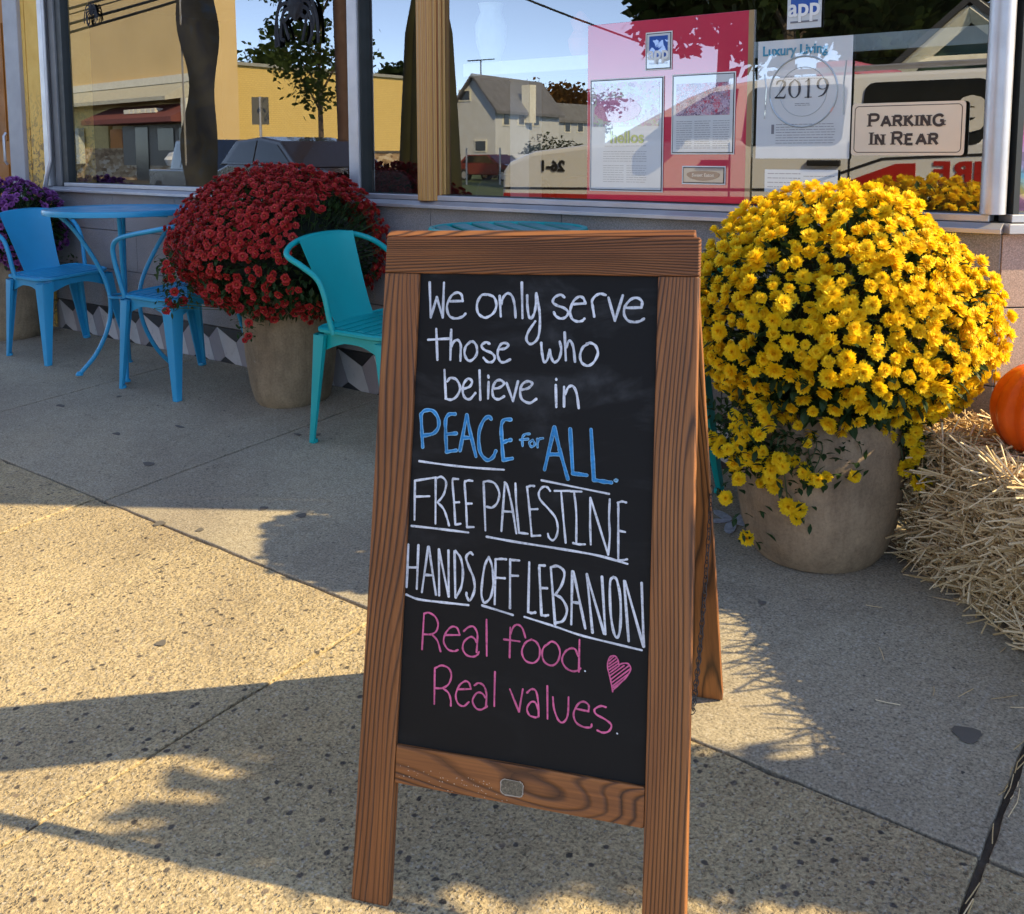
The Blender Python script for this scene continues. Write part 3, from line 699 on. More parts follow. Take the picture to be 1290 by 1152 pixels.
def capw(word, hb, hs, sp_): return sum(WID[ch]*(hb if i == 0 else hs)/100 for i, ch in enumerate(word)) + sp_*(len(word)-1)
W_ = c-a; Hh = f-e
b = MB(); hb, hs = Hh*.235, Hh*.195; spc = W_*.026; mid_ = (a+c)/2
x_ = mid_ - capw('PARKING', hb, hs, spc)/2; capword(b, 'PARKING', x_, e+Hh*.555, hb, hs, (0,0,0), -(YS-.0052), Hh*.052, spc)
tot = capw('IN', hb, hs, spc) + W_*.085 + capw('REAR', hb, hs, spc); x_ = mid_ - tot/2 - W_*.01
x_ = capword(b, 'IN', x_, e+Hh*.205, hb, hs, (0,0,0), -(YS-.0052), Hh*.052, spc); capword(b, 'REAR', x_+W_*.05, e+Hh*.205, hb, hs, (0,0,0), -(YS-.0052), Hh*.052, spc)
b.build('lettering', plain('brown_ink2', (.05,.03,.022), .5), ps)

for n_ in ('paper','ink','grey_ink','raspberry_board','tan_strip','blue_ink','teal_ink','green_ink','food_photo','pink_dish_photo','kitchen_photo','tan_card','maroon_emblem','cream_ink','plate_grey'):
    sleeve(bpy.data.materials[n_])

# mural print on the angled window
mm, t_, b_ = newmat('mosaic_print'); v_ = coords(t_, 'Object'); vo = N(t_, 'ShaderNodeTexVoronoi'); vo.inputs['Scale'].default_value = 55; t_.links.new(v_, vo.inputs['Vector'])
z_ = N(t_, 'ShaderNodeSeparateXYZ'); t_.links.new(v_, z_.inputs[0]); nz = noise_t(t_, v_, 7, 4)
hgt_ = fl_mix(t_, 'ADD', fl_mix(t_, 'MULTIPLY', fl_mix(t_, 'SUBTRACT', z_.outputs['Z'], .88), 2.1), fl_mix(t_, 'MULTIPLY', fl_mix(t_, 'SUBTRACT', nz, .5), .35))
rc = ramp(t_, [(.0,(.10,.04,.12)),(.12,(.22,.07,.20)),(.20,(.35,.32,.06)),(.30,(.05,.22,.35)),(.45,(.45,.08,.30)),(.55,(.30,.15,.10)),(.66,(.03,.13,.40)),(.74,(.06,.32,.42)),(.82,(.50,.15,.28)),(1.0,(.52,.25,.24))], hgt_)
sc2 = N(t_, 'ShaderNodeSeparateColor'); t_.links.new(vo.outputs['Color'], sc2.inputs[0])
t_.links.new(mix(t_, 1.0, rc.outputs[0], ramp(t_, [(0,.45),(1,1.5)], sc2.outputs[0]).outputs[0], 'MULTIPLY'), b_.inputs['Base Color']); b_.inputs['Roughness'].default_value = .5
P = c0 + cn*.010 + cd_*.050
mo = MB().obox(P+Vector((0,0,.905)), cd_*.9, cn*.012, (0,0,.395)).build('mosaic_print', mm); tag(mo, 'colourful mosaic picture panel in the window beyond the corner post', 'picture')

# shelf, column, hangings, seats inside
x0, x1, z0, z1 = zrect(583, 828, 0, 40, .5)
sh = thing('display_shelf', (0,0,0), 'white shelf near the top of the window holding ornaments', 'shelf')
MB().box(wp(583,34,.5)[0], wp(583,34,.5)[0]+2.4, .5, .78, 1.42, 1.48).build('shelf_board', M['white'], sh, bevel=.003)
MB().box(wp(660,60,.7)[0]-.05, wp(660,60,.7)[0]+.06, .66, .76, .02, 1.419).build('shelf_post', plain('pale_post', (.5,.48,.5), .6), sh)
for k, (pxx, mt, nm, lb) in enumerate([(615,(.55,.60,.48),'glass_vase','pale ribbed vase at the left end of the display shelf'),(728,(.60,.12,.05),'painted_ornament','red and white ornament on the display shelf')]):
    X = wp(pxx, 30, .6)[0]; o = MB().lathe([(.03,1.481),(.045,1.50),(.07,1.58),(.075,1.66),(.05,1.72),(.06,1.76)] if k == 0 else [(.03,1.481),(.05,1.52),(.055,1.56),(.03,1.60),(.045,1.64),(.01,1.68)], 24, (X,.62,0)).build(nm, plain(nm, mt, .3), smooth=True)
    tag(o, lb, 'ornament')
colm, tt, bb = newmat('striped_column'); v_ = coords(tt, 'Object', (1,1,.05)); w_t = N(tt, 'ShaderNodeTexWave', wave_type='BANDS', bands_direction='X'); w_t.inputs['Scale'].default_value = 24; w_t.inputs['Distortion'].default_value = .6; tt.links.new(v_, w_t.inputs['Vector'])
tt.links.new(ramp(tt, [(.2,(.52,.28,.07)),(.55,(.30,.08,.03)),(.9,(.50,.30,.09))], w_t.outputs['Fac']).outputs[0], bb.inputs['Base Color'])
Xc_ = wp(544, 120, .02)[0]
wc = thing('fluted_column', (Xc_,.028,.872), 'fluted yellow-brown wooden half-column standing on the sill of the right-hand window', 'column')
MB().lathe([(.068,.0015),(.068,1.545)], 80, wob=lambda a, z: 1-.07*abs(math.sin(a*10))).build('shaft', colm, wc, smooth=False)
# spider-like black ornaments hanging outside the glass
fuzz = plain('black_tinsel', (.008,.008,.012), .8)
def spider(px, py, s, lab):
    P = wp(px, py, .016); t = thing('hanging_spider', tuple(P), lab, 'window decoration', 'black spider decorations on the window'); t.scale = (1,.28,1)
    b = MB(); b.lathe([(0.001,-s*.9),(s*.5,-s*.5),(s*.7,0),(s*.45,s*.5),(0.001,s*.8)], 10, wob=lambda a, z: 1+.25*math.sin(5*a+z*90)); b.build('body', fuzz, t)
    for k in range(8):
        sd = -1 if k % 2 else 1; q = k//2
        b = MB(); L = s*(1.6+.5*rnd())
        b.tube(crv([(0,0,s*.2-q*s*.15),(sd*L*.5,-.012,s*(.55-.45*q)),(sd*L*(.85-.1*q),-.008,-s*(.3+.6*q)*rnd()-s*.5),(sd*L*(.9-.2*q),-.004,-s*(1.3+rnd()*.9))],4), s*.12, 5); b.build('leg', fuzz, t)
    MB().tube([(0,0,s*.7),(0,0,ZT-.02-P[2])], .0012, 4).build('thread', fuzz, t)
spider(115, 12, .042, 'small black furry spider hanging near the left end of the window')
spider(372, 6, .085, 'large black furry spider hanging left of the window mullion')
def dchair(X, Y, lab, rz, colr):
    t = thing('dining_chair', (X,Y,.02), lab, 'chair', 'dark chairs inside the shop', rz); m_ = plain('dark_seat', colr, .6)
    MB().box(-.21,.21,-.2,.2,.43,.50).build('seat', m_, t, bevel=.02); MB().prism([(x_, .17, z_+.5) for x_, z_ in rrect(-.21,.21,0,.44,.12)], (0,.05,0)).build('backrest', m_, t, bevel=.01)
    for sx in (-1,1):
        for sy in (-1,1): MB().tube([(sx*.19,sy*.17,0),(sx*.17,sy*.16,.43)], .014, 8).build('leg', M['black'], t)
dchair(-3.0,.75,'dark brown chair inside the window just right of the mullion',.3,(.05,.022,.014)); dchair(-2.55,.62,'chair with brown back inside behind the wooden column',-.2,(.09,.03,.012))
dchair(-4.4,1.2,'dark chair deeper inside the left window',.1,(.04,.025,.02))

# ------------------------------------------------------------------ the A-frame chalkboard
sX, sY, sTH, sLE, sW, sH = -1.11478685, -2.00094414, 0.35486944, 0.2811188, 0.54103183, 1.09041425
al = math.atan(SL); Rx = Matrix.Rotation(al, 3, 'X')
e_ = Rx @ Vector((math.cos(sTH), math.sin(sTH), 0)); bk = Rx @ Vector((-math.sin(sTH), math.cos(sTH), 0)); zz = Rx @ Vector((0,0,1))
O_ = Vector((sX, sY, gz(sY)))
def frame(o, ex, up):
    ey = up.cross(ex).normalized(); m_ = Matrix.Identity(4)
    for i in range(3): m_[i][0] = ex[i]; m_[i][1] = ey[i]; m_[i][2] = up[i]; m_[i][3] = o[i]
    return m_
upf = (zz*math.cos(sLE) + bk*math.sin(sLE)).normalized()
FM = frame(O_, e_, upf)
sign = thing('chalkboard_sign', tuple(O_), 'wood-framed A-frame chalkboard with handwritten message standing on the pavement', 'chalkboard sign')
SW, TR, BR, TH = 0.0649, 0.0624, 0.0600, 0.022
vb = 0.2305*sH
def place(o, m_, par=None):
    o.parent = par or sign; o.matrix_parent_inverse = Matrix.Translation(-O_) if (par is None or par is sign) else Matrix.Identity(4)
    if par is None or par is sign: o.matrix_basis = m_
    return o
def spiece(m_, name, x0, x1, z0, z1, mat, y0=0.0, y1=TH, bev=.0022):
    return place(MB().box(x0,x1,y0,y1,z0,z1).build(name, mat, bevel=bev), m_)
spiece(FM, 'stile', 0, SW, 0, sH-TR-.0006, M['wood_v']); spiece(FM, 'stile', sW-SW, sW, 0, sH-TR-.0006, M['wood_v'])
spiece(FM, 'top_rail', 0, sW, sH-TR, sH, M['wood_h']); spiece(FM, 'bottom_rail', SW+.0005, sW-SW-.0005, vb-BR, vb, M['wood_h'], .0012, TH-.001)
def mat_board():
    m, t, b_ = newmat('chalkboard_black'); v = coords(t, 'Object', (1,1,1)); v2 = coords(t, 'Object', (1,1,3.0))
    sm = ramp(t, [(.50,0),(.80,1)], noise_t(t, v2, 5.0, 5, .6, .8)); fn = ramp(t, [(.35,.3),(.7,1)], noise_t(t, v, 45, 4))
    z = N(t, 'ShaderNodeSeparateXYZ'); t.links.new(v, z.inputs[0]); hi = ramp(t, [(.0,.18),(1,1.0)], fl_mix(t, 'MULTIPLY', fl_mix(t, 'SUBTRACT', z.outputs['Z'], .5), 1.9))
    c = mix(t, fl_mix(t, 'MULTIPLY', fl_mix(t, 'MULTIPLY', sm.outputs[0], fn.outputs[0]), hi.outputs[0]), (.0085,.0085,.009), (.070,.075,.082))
    sp_ = ramp(t, [(.0,1),(.035,0)], N(t, 'ShaderNodeTexVoronoi').outputs['Distance']); 
    t.links.new(c, b_.inputs['Base Color']); b_.inputs['Roughness'].default_value = .6; b_.inputs['Specular IOR Level'].default_value = .18; return m
M['board'] = mat_board()
BY = .0075
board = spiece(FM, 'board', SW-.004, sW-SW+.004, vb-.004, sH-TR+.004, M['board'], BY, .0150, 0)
# back panel
top_b = sH*math.sin(sLE)+TH*math.cos(sLE); top_z = sH*math.cos(sLE)
backfoot = .675; back_len = math.hypot(backfoot-top_b, top_z)
upb = (zz*top_z - bk*(backfoot-top_b)).normalized()
BM = frame(O_ + bk*backfoot - e_*.011, e_, upb)
bl = back_len
spiece(BM, 'back_stile', 0, SW, 0, bl-TR-.0006, M['wood_v'], .0008, TH); spiece(BM, 'back_stile', sW-SW, sW, 0, bl-TR-.0006, M['wood_v'], .0008, TH)
spiece(BM, 'back_top_rail', 0, sW, bl-TR, bl-.001, M['wood_h'], .0008, TH); spiece(BM, 'back_bottom_rail', SW+.0005, sW-SW-.0005, vb-BR, vb, M['wood_h'], .0016, TH-.001)
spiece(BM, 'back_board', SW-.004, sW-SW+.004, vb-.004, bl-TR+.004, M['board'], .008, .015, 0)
# worn label plate on the bottom rail
lm, tl, bl_ = newmat('worn_label'); v_ = coords(tl); tl.links.new(ramp(tl, [(.3,(.03,.026,.018)),(.6,(.16,.14,.10)),(.8,(.4,.37,.3))], noise_t(tl, v_, 240, 4, .7)).outputs[0], bl_.inputs['Base Color'])
iv = FM.inverted()
def onboard(px, py, y=BY):
    r = ray(px, py); o = iv @ CAM; d = iv.to_3x3() @ r; t = (y - o.y)/d.y; p = o + d*t; return p.x, p.z
cx_, cz_ = onboard(645, 993, 0)
pts = [(x_, -.0006, z_) for x_, z_ in rrect(cx_-.0185, cx_+.0185, cz_-.0115, cz_+.0115, .007)]
place(MB().prism(pts, (0,.0016,0)).build('label_plate', lm), FM)
b = MB(); pl = [(x_+random.uniform(-.0006,.0006), z_+random.uniform(-.0006,.0006)) for x_, z_ in rrect(cx_-.0185, cx_+.0185, cz_-.0115, cz_+.0115, .007, 10)]
flat_add(b, pl+[pl[0]], [random.uniform(.0006,.0026) for _ in range(len(pl)+1)], (0,-.0009,0), (1,0,0), (0,0,1), (0,-1,0), 0, cap=False); place(b.build('label_rim', plain('worn_paper', (.38,.34,.28), .9)), FM)
# remains of a torn label along the rail's lower edge: pale flecks
b = MB()
for k in range(60):
    px = random.uniform(500, 650); py = 960+.19*(px-500)+random.uniform(4,30)*(0.5+.5*rnd())
    x_, z_ = onboard(px, py, .0012)
    if z_ > vb-BR+.002: b.add([(x_, .0009, z_), (x_+random.uniform(.001,.0035), .0009, z_+random.uniform(-.0004,.0004)), (x_+.001, .0009, z_+random.uniform(.0006,.0016))], [(0,1,2)])
tag(place(b.build('label_flecks', plain('worn_paper2', (.6,.52,.42), .9)), FM), kind='stuff')
# handwriting
def S(*p, c=0): return ('s', list(p), c)
def Lk(*p): return ('l', list(p), 0)
def chalkmat(name, col, e=0.0):
    m, t, b_ = newmat(name); v = coords(t); f = ramp(t, [(.28,tuple(x*.42 for x in col)),(.46,tuple(x*.86 for x in col)),(.65,col)], noise_t(t, v, 210, 4, .75)); g_ = ramp(t, [(.35,.72),(.6,1.0)], noise_t(t, v, 18, 3)); t.links.new(mix(t, 1, f.outputs[0], g_.outputs[0], 'MULTIPLY'), b_.inputs['Base Color']); b_.inputs['Roughness'].default_value = .8; return m
CW = chalkmat('chalk_white', (.80,.84,.92)); CB = chalkmat('chalk_blue', (.03,.30,.72)); CBL = chalkmat('chalk_pale_blue', (.30,.62,.88)); CP = chalkmat('chalk_pink', (.80,.16,.36)); CPd = chalkmat('chalk_deep_pink', (.72,.04,.24))
lift_n = [0]
def write(name, sc, ox, oy, strokes, mat, w, w2=None, mat2=None, lab=None):
    b = MB(); mats = [mat] + ([mat2] if mat2 else [])
    for kind, P, c in strokes:
        Q = [(ox+x/sc, oy+y/sc) for x, y in P]
        if kind == 's': Q = catm(Q, 6)
        uv = [onboard(x, y) for x, y in Q]
        n = len(uv)
        if kind == 'l' and n == 2:
            uv = [(uv[0][0]+(uv[1][0]-uv[0][0])*i/5, uv[0][1]+(uv[1][1]-uv[0][1])*i/5) for i in range(6)]; n = 6
        ph = rnd()*9; ws = [w*(1+.14*math.sin(ph+i*.9)+.10*(rnd()-.5)) for i in range(n)]
        lift_n[0] += 1; lf = .0006 + (lift_n[0] % 40)*.00002
        flat_add(b, uv, ws, (0,BY,0), (1,0,0), (0,0,1), (0,-1,0), lf)
        if mat2:
            flat_add(b, uv, [q*w2/w for q in ws], (0,BY,0), (1,0,0), (0,0,1), (0,-1,0), lf+.0009, mi=1)
    o = b.build(name, mats); o.parent = board; o.matrix_parent_inverse = Matrix.Identity(4)
    if lab: o['label'] = lab
    return o
WD = .0042
A1 = (8.0625,530,345)
write('lettering', *A1, [Lk((92,90),(103,445)),Lk((103,445),(165,240)),Lk((165,240),(225,445)),Lk((225,445),(238,92)),
 Lk((300,281),(428,278)),S((428,278),(415,215),(370,192),(310,230),(268,330),(290,425),(350,455),(420,440),(455,408)),
 S((680,212),(620,220),(575,300),(580,390),(620,435),(670,445),(740,400),(770,320),(745,240),(680,210)),
 Lk((803,228),(815,435)),S((820,310),(840,240),(885,200),(930,230),(955,320),(965,445)),Lk((1028,92),(1035,452)),
 S((1083,222),(1085,330),(1100,430),(1125,455),(1155,400),(1170,320),(1175,200)),S((1175,200),(1195,300),(1212,440),(1205,600),(1175,680),(1115,715),(1075,670),(1095,590),(1165,485))], CW, WD)
write('lettering', 8.0625,670,345, [S((332,240),(295,215),(235,240),(215,290),(260,325),(330,350),(372,395),(340,445),(290,455),(245,430),(225,392)),
 Lk((430,310),(545,302)),S((545,302),(525,250),(480,235),(425,280),(392,370),(405,450),(455,485),(510,480),(535,458)),
 S((635,435),(620,340),(613,275),(650,225),(700,205),(752,218)),Lk((780,245),(845,480)),Lk((845,480),(925,222)),
 Lk((965,348),(1115,345)),S((1115,345),(1120,285),(1075,248),(1010,260),(950,330),(938,410),(975,475),(1040,492),(1100,482),(1140,458))], CW, WD)
write('lettering', *A1, [Lk((160,562),(172,875)),Lk((78,672),(285,660)),Lk((312,570),(303,875)),S((315,740),(340,690),(380,675),(408,720),(408,800),(405,885)),
 S((505,692),(460,740),(447,810),(475,875),(520,880),(570,820),(570,740),(540,695),(505,690)),
 S((700,712),(665,697),(620,730),(650,775),(720,805),(755,850),(730,895),(680,895),(640,855)),
 S((800,768),(860,760),(893,725),(865,705),(820,715),(790,770),(785,830),(810,890),(850,900),(910,872))], CW, WD)
write('lettering', 8.0625,670,345, [S((97,705),(105,800),(125,895),(160,870),(183,775)),S((183,775),(205,865),(235,900),(280,860),(300,770),(285,690)),
 Lk((335,600),(347,880)),S((350,750),(375,690),(400,690),(425,760),(440,895)),S((570,715),(520,750),(492,830),(510,905),(570,935),(630,900),(672,810),(650,735),(600,705),(560,712))], CW, WD)
A3 = (7.2,520,460)
write('lettering', *A3, [Lk((290,45),(303,305)),S((315,150),(345,118),(400,135),(432,210),(400,285),(350,315),(300,305)),
 S((470,215),(520,195),(540,150),(505,125),(465,170),(455,240),(475,295),(520,310),(570,255)),Lk((608,50),(615,315)),Lk((690,155),(685,305)),Lk((687,97),(690,115)),
 S((745,215),(790,205),(830,170),(800,138),(755,150),(725,220),(735,290),(780,312),(830,285)),Lk((852,165),(910,328)),Lk((910,328),(955,150)),
 S((990,225),(1050,210),(1085,170),(1050,148),(1000,170),(975,230),(990,310),(1060,345),(1120,310))], CW, WD)
A4 = (7.68,640,470)
write('lettering', *A4, [Lk((463,118),(468,330)),Lk((467,58),(468,66)),Lk((543,135),(543,325)),S((550,210),(585,140),(630,130),(665,200),(685,340))], CW, WD)
write('lettering', *A3, [S((76,450),(84,600),(92,745)),S((76,450),(110,415),(180,415),(230,480),(235,560),(190,620),(100,640)),
 S((385,445),(330,450),(300,500),(300,620),(308,785)),Lk((308,788),(395,775)),Lk((315,628),(395,620)),
 Lk((490,455),(430,775)),Lk((492,455),(520,600)),Lk((520,600),(575,830)),Lk((465,660),(520,660)),
 S((712,490),(690,468),(640,510),(602,620),(610,780),(670,860),(725,840),(755,780)),
 S((890,495),(830,500),(805,560),(812,720),(822,862)),Lk((822,862),(905,848)),S((815,710),(850,690),(890,680))], CBL, .0062, .0036, CB)
write('lettering', *A4, [S((210,590),(165,595),(140,630),(142,705)),Lk((118,648),(195,640)),S((235,650),(208,680),(230,715),(262,690),(240,650)),Lk((285,640),(288,718)),S((288,670),(305,640),(340,632))], CBL, .0042, .0014, CB)
write('lettering', *A4, [Lk((450,528),(355,935)),Lk((450,528),(500,740)),Lk((500,740),(580,1025)),Lk((405,788),(500,788)),Lk((603,545),(628,970)),Lk((628,972),(765,990)),
 Lk((805,548),(832,1035)),S((832,1035),(920,1050),(1000,1060))], CBL, .0064, .0044, CB)
write('lettering', *A4, [S((1045,1027),(1030,1040),(1048,1052),(1063,1038),(1045,1027))], CBL, .0028)
write('underline', *A3, [S((62,872),(300,905),(560,932),(830,950))], CW, .0034)
A5 = (8.6,510,590); A6 = (8.6,650,600)
write('underline', *A6, [Lk((280,45),(1010,192))], CW, .0032)
write('lettering', *A5, [Lk((113,135),(108,560)),Lk((113,135),(340,100)),Lk((120,308),(270,303)),Lk((338,105),(335,600)),S((340,110),(400,95),(448,150),(435,250),(400,320),(355,370)),S((355,370),(420,440),(455,530),(480,620)),
 Lk((525,115),(580,118)),S((525,112),(518,160),(535,370),(548,610)),Lk((548,612),(605,602)),Lk((535,372),(590,368)),
 S((735,138),(690,133),(655,145)),S((655,140),(650,180),(665,400),(675,635)),Lk((675,638),(748,638)),Lk((665,385),(728,383))], CW, .0036)
write('underline', *A5, [S((75,625),(350,655),(690,697))], CW, .0036)
write('lettering', *A5, [Lk((855,150),(875,675)),S((855,150),(910,140),(980,170),(1025,270),(1005,370),(950,425),(890,418)),Lk((1085,155),(1048,680)),S((1085,155),(1110,190),(1160,400),(1210,705)),Lk((1080,468),(1160,472)),S((1200,165),(1210,400),(1238,700))], CW, .0036)
write('lettering', *A6, [Lk((35,612),(130,625)),S((200,108),(160,105),(120,122)),S((122,118),(145,330),(172,645)),Lk((172,648),(265,643)),Lk((150,360),(235,357)),
 S((372,160),(340,120),(290,120),(250,180),(265,255),(350,350),(430,450),(455,560),(440,650),(400,695),(360,665),(348,625)),Lk((420,160),(590,160)),S((492,175),(515,450),(540,720)),
 Lk((595,163),(712,168)),S((632,175),(655,400),(655,720)),S((622,725),(680,738),(748,738)),S((808,235),(805,500),(812,740)),Lk((810,235),(1000,850)),S((1000,850),(1018,650),(1010,450),(1018,250)),
 S((1195,285),(1150,275),(1105,288)),S((1110,285),(1110,500),(1110,900)),S((1110,905),(1150,912),(1205,900)),Lk((1120,592),(1185,605))], CW, .0034)
write('underline', *A6, [S((-314,656),(0,712),(500,790),(900,862),(1210,950))], CW, .0036)
write('lettering', 8.0625,500,675, [Lk((120,90),(102,520)),Lk((222,98),(205,538)),Lk((125,322),(205,322)),Lk((320,115),(257,572)),Lk((325,115),(398,600)),Lk((290,398),(355,402)),
 Lk((428,140),(430,605)),Lk((428,140),(527,618)),Lk((525,152),(528,618)),Lk((587,160),(595,625)),S((597,155),(650,230),(672,370),(655,520),(600,630)),
 S((772,192),(745,172),(705,220),(735,320),(780,430),(790,550),(745,655),(712,620),(708,580))], CW, .0040)
write('lettering', 8.0625,500,675, [S((935,215),(890,320),(860,560),(875,660),(900,680),(955,620),(980,480),(970,320),(935,215)),S((1110,240),(1060,236),(1005,240)),S((1003,240),(1003,300),(995,695)),Lk((1015,428),(1098,432)),
 Lk((1152,240),(1150,735)),Lk((1155,245),(1245,252)),Lk((1160,405),(1232,408))], CW, .0037)
write('underline', 8.0625,500,675, [S((98,598),(220,645),(450,675),(730,705)),Lk((868,708),(1180,805))], CW, .0036)
write('lettering', 7.371,650,695, [Lk((125,100),(115,560)),S((115,560),(145,570),(180,565)),Lk((268,130),(220,128)),S((218,128),(220,200),(238,585)),S((238,588),(270,595),(300,590)),Lk((240,338),(290,340)),
 Lk((325,145),(365,675)),S((325,145),(390,135),(450,190),(430,300),(368,400)),S((368,400),(430,440),(475,540),(440,640),(365,662)),Lk((525,185),(515,675)),S((535,185),(580,400),(645,712)),Lk((535,470),(590,478)),
 Lk((660,210),(712,750)),Lk((660,210),(820,760)),Lk((800,235),(832,765)),S((905,235),(875,290),(880,560),(910,750),(945,795),(970,700),(972,450),(940,270),(905,235)),
 Lk((1005,272),(1048,830)),Lk((1015,275),(1185,880)),Lk((1168,292),(1188,880))], CW, .0040)
write('underline', 7.371,650,695, [S((80,605),(350,690),(600,775),(900,850),(1170,915))], CW, .0032)
B1 = (7.68,520,760); B2 = (7.1667,630,775)
write('lettering', *B1, [Lk((112,100),(93,445)),S((112,100),(160,92),(220,130),(248,200),(230,270),(180,300),(110,300)),S((185,300),(240,360),(272,465)),
 Lk((320,308),(455,308)),S((455,305),(430,240),(375,230),(320,290),(300,370),(340,445),(400,465),(438,452)),
 S((495,270),(540,232),(590,228),(625,290),(625,380),(618,475)),S((618,380),(600,345),(560,325),(500,370),(485,440),(520,500),(580,518),(625,500),(642,470)),Lk((715,160),(717,510)),
 Lk((945,235),(938,525)),S((945,300),(975,230),(1015,208),(1060,240),(1092,335)),Lk((885,350),(1035,370))], CP, .0030)
write('lettering', *B2, [S((285,220),(230,250),(198,330),(230,410),(300,432),(350,390),(360,310),(330,245),(285,220)),S((430,262),(470,238),(520,270),(542,340),(520,420),(465,455),(400,420),(380,340),(400,285),(435,262)),
 Lk((718,222),(712,510)),S((705,370),(680,310),(640,300),(590,330),(560,400),(590,470),(650,505),(700,500),(728,480))], CP, .0030)
write('lettering', *B1, [Lk((215,640),(210,975)),S((215,630),(280,602),(350,630),(375,700),(350,780),(290,820),(215,822)),S((290,820),(345,865),(368,930),(370,992)),
 Lk((440,832),(565,830)),S((565,828),(545,770),(505,755),(450,800),(418,890),(440,970),(495,995),(545,955)),
 S((598,795),(640,772),(690,800),(715,880),(710,1000)),S((710,920),(670,870),(620,870),(580,940),(610,1010),(660,1030),(720,998)),Lk((797,665),(790,995))], CP, .0030)
write('lettering', *B2, [Lk((90,668),(170,868)),Lk((172,870),(207,668)),S((245,700),(285,668),(325,685),(345,780),(350,915)),S((345,850),(320,790),(280,785),(245,840),(265,900),(320,922),(350,912)),
 Lk((428,640),(430,935)),S((478,740),(490,850),(530,950),(575,965),(612,900),(620,740)),Lk((690,845),(800,868)),S((800,868),(800,810),(750,780),(700,810),(665,890),(690,970),(760,1010),(820,1010),(828,985)),
 S((955,830),(910,820),(855,850),(870,895),(950,940),(1005,990),(985,1045),(930,1060),(880,1040))], CP, .0030)
write('full_stop', *B2, [Lk((767,503),(771,507)),Lk((1057,1067),(1061,1070))], CW, .0022)
write('heart', *B2, [S((1018,690),(1000,590),(972,470),(985,390),(1025,365),(1060,390),(1075,450)),S((1075,450),(1110,435),(1160,440),(1180,490),(1140,560),(1080,620),(1018,680)),
 Lk((985,412),(1030,372)),Lk((988,438),(1052,388)),Lk((985,465),(1064,412)),Lk((987,492),(1072,434)),Lk((990,520),(1075,458)),Lk((995,546),(1120,455)),Lk((1000,580),(1165,455)),Lk((1008,610),(1172,488)),Lk((1014,640),(1165,525)),Lk((1022,655),(1125,580))], CP, .0022, lab='pink hatched heart')
# chain between the two halves
ch = MB(); A_ = FM @ Vector((sW+.002, TH*.5, sH*.335)); B_ = BM @ Vector((sW+.002, TH*.5, bl*.52))
n_ = 34; mid = (A_+B_)/2 + Vector((0,0,-.11))
pts = []
for i in range(n_+1):
    t = i/n_; p = A_*(1-t)**2 + mid*2*t*(1-t) + B_*t*t; pts.append(p)
for i in range(n_):
    p = (pts[i]+pts[i+1])/2; d = (pts[i+1]-pts[i]).normalized(); s_ = d.orthogonal().normalized(); s_ = Matrix.Rotation(math.pi/2*(i % 2)+.5, 3, d) @ s_
    L = (pts[i+1]-pts[i]).length*.78
    ch.tube([p + d*(L*math.cos(q*math.pi/4)) + s_*(.0042*math.sin(q*math.pi/4)) for q in range(8)], .0009, 4, closed=True)
o = ch.build('chain', plain('steel_chain', (.05,.042,.038), .5, .7)); o.parent = sign; o.matrix_parent_inverse = Matrix.Translation(-O_)

# ------------------------------------------------------------------ metal chairs and tables
def leg_mesh(sx, sy, tx, ty, bx, by, zt, w0=.080, w1=.034):
    # folded sheet leg: outer corner rounded, tapering to the foot
    b = MB(); prof = [(-1,-1),(.35,-1),(.75,-.85),(.93,-.5),(1,0),(1,0)]
    ring = [(-.55,-.55),(.45,-.75),(.80,-.55),(.97,-.2),(1.0,.2),(.97,.6)]
    ring = [(-.7,1.0),(-.7,.55),(.55,.5),(.55,-.7),(1.0,-.7),(1.0,.55),(.9,.85),(.6,1.0)]
    zs = [0,.012,.05,.12,.22,.32,zt]; vs = []; n = len(ring)
    for z in zs:
        t = z/zt; w = (w1+(w0-w1)*t**1.1)*.5
        cx_, cy_ = bx+(tx-bx)*t, by+(ty-by)*t
        for u, v in ring: vs.append((cx_+sx*u*w, cy_+sy*v*w, z))
    fs = []
    for i in range(len(zs)-1):
        for k in range(n):
            l = (k+1) % n; q = (i*n+k, i*n+l, (i+1)*n+l, (i+1)*n+k); fs.append(q if sx*sy < 0 else q[::-1])
    c = tuple(range(n)); fs.append(c if sx*sy > 0 else c[::-1])
    return b.add(vs, fs)
def outline(hx, hy, rf, rb, z, n=6):
    pts = []
    for cx_, cy_, s, r in ((hx-rf,hy-rf,0,rf),(-hx+rb,hy-rb,1,rb),(-hx+rb,-hy+rb,2,rb),(hx-rf,-hy+rf,3,rf)):
        for k in range(n+1):
            t = math.pi/2*(s+k/n); pts.append((cx_+r*math.cos(t), cy_+r*math.sin(t), z))
    return pts
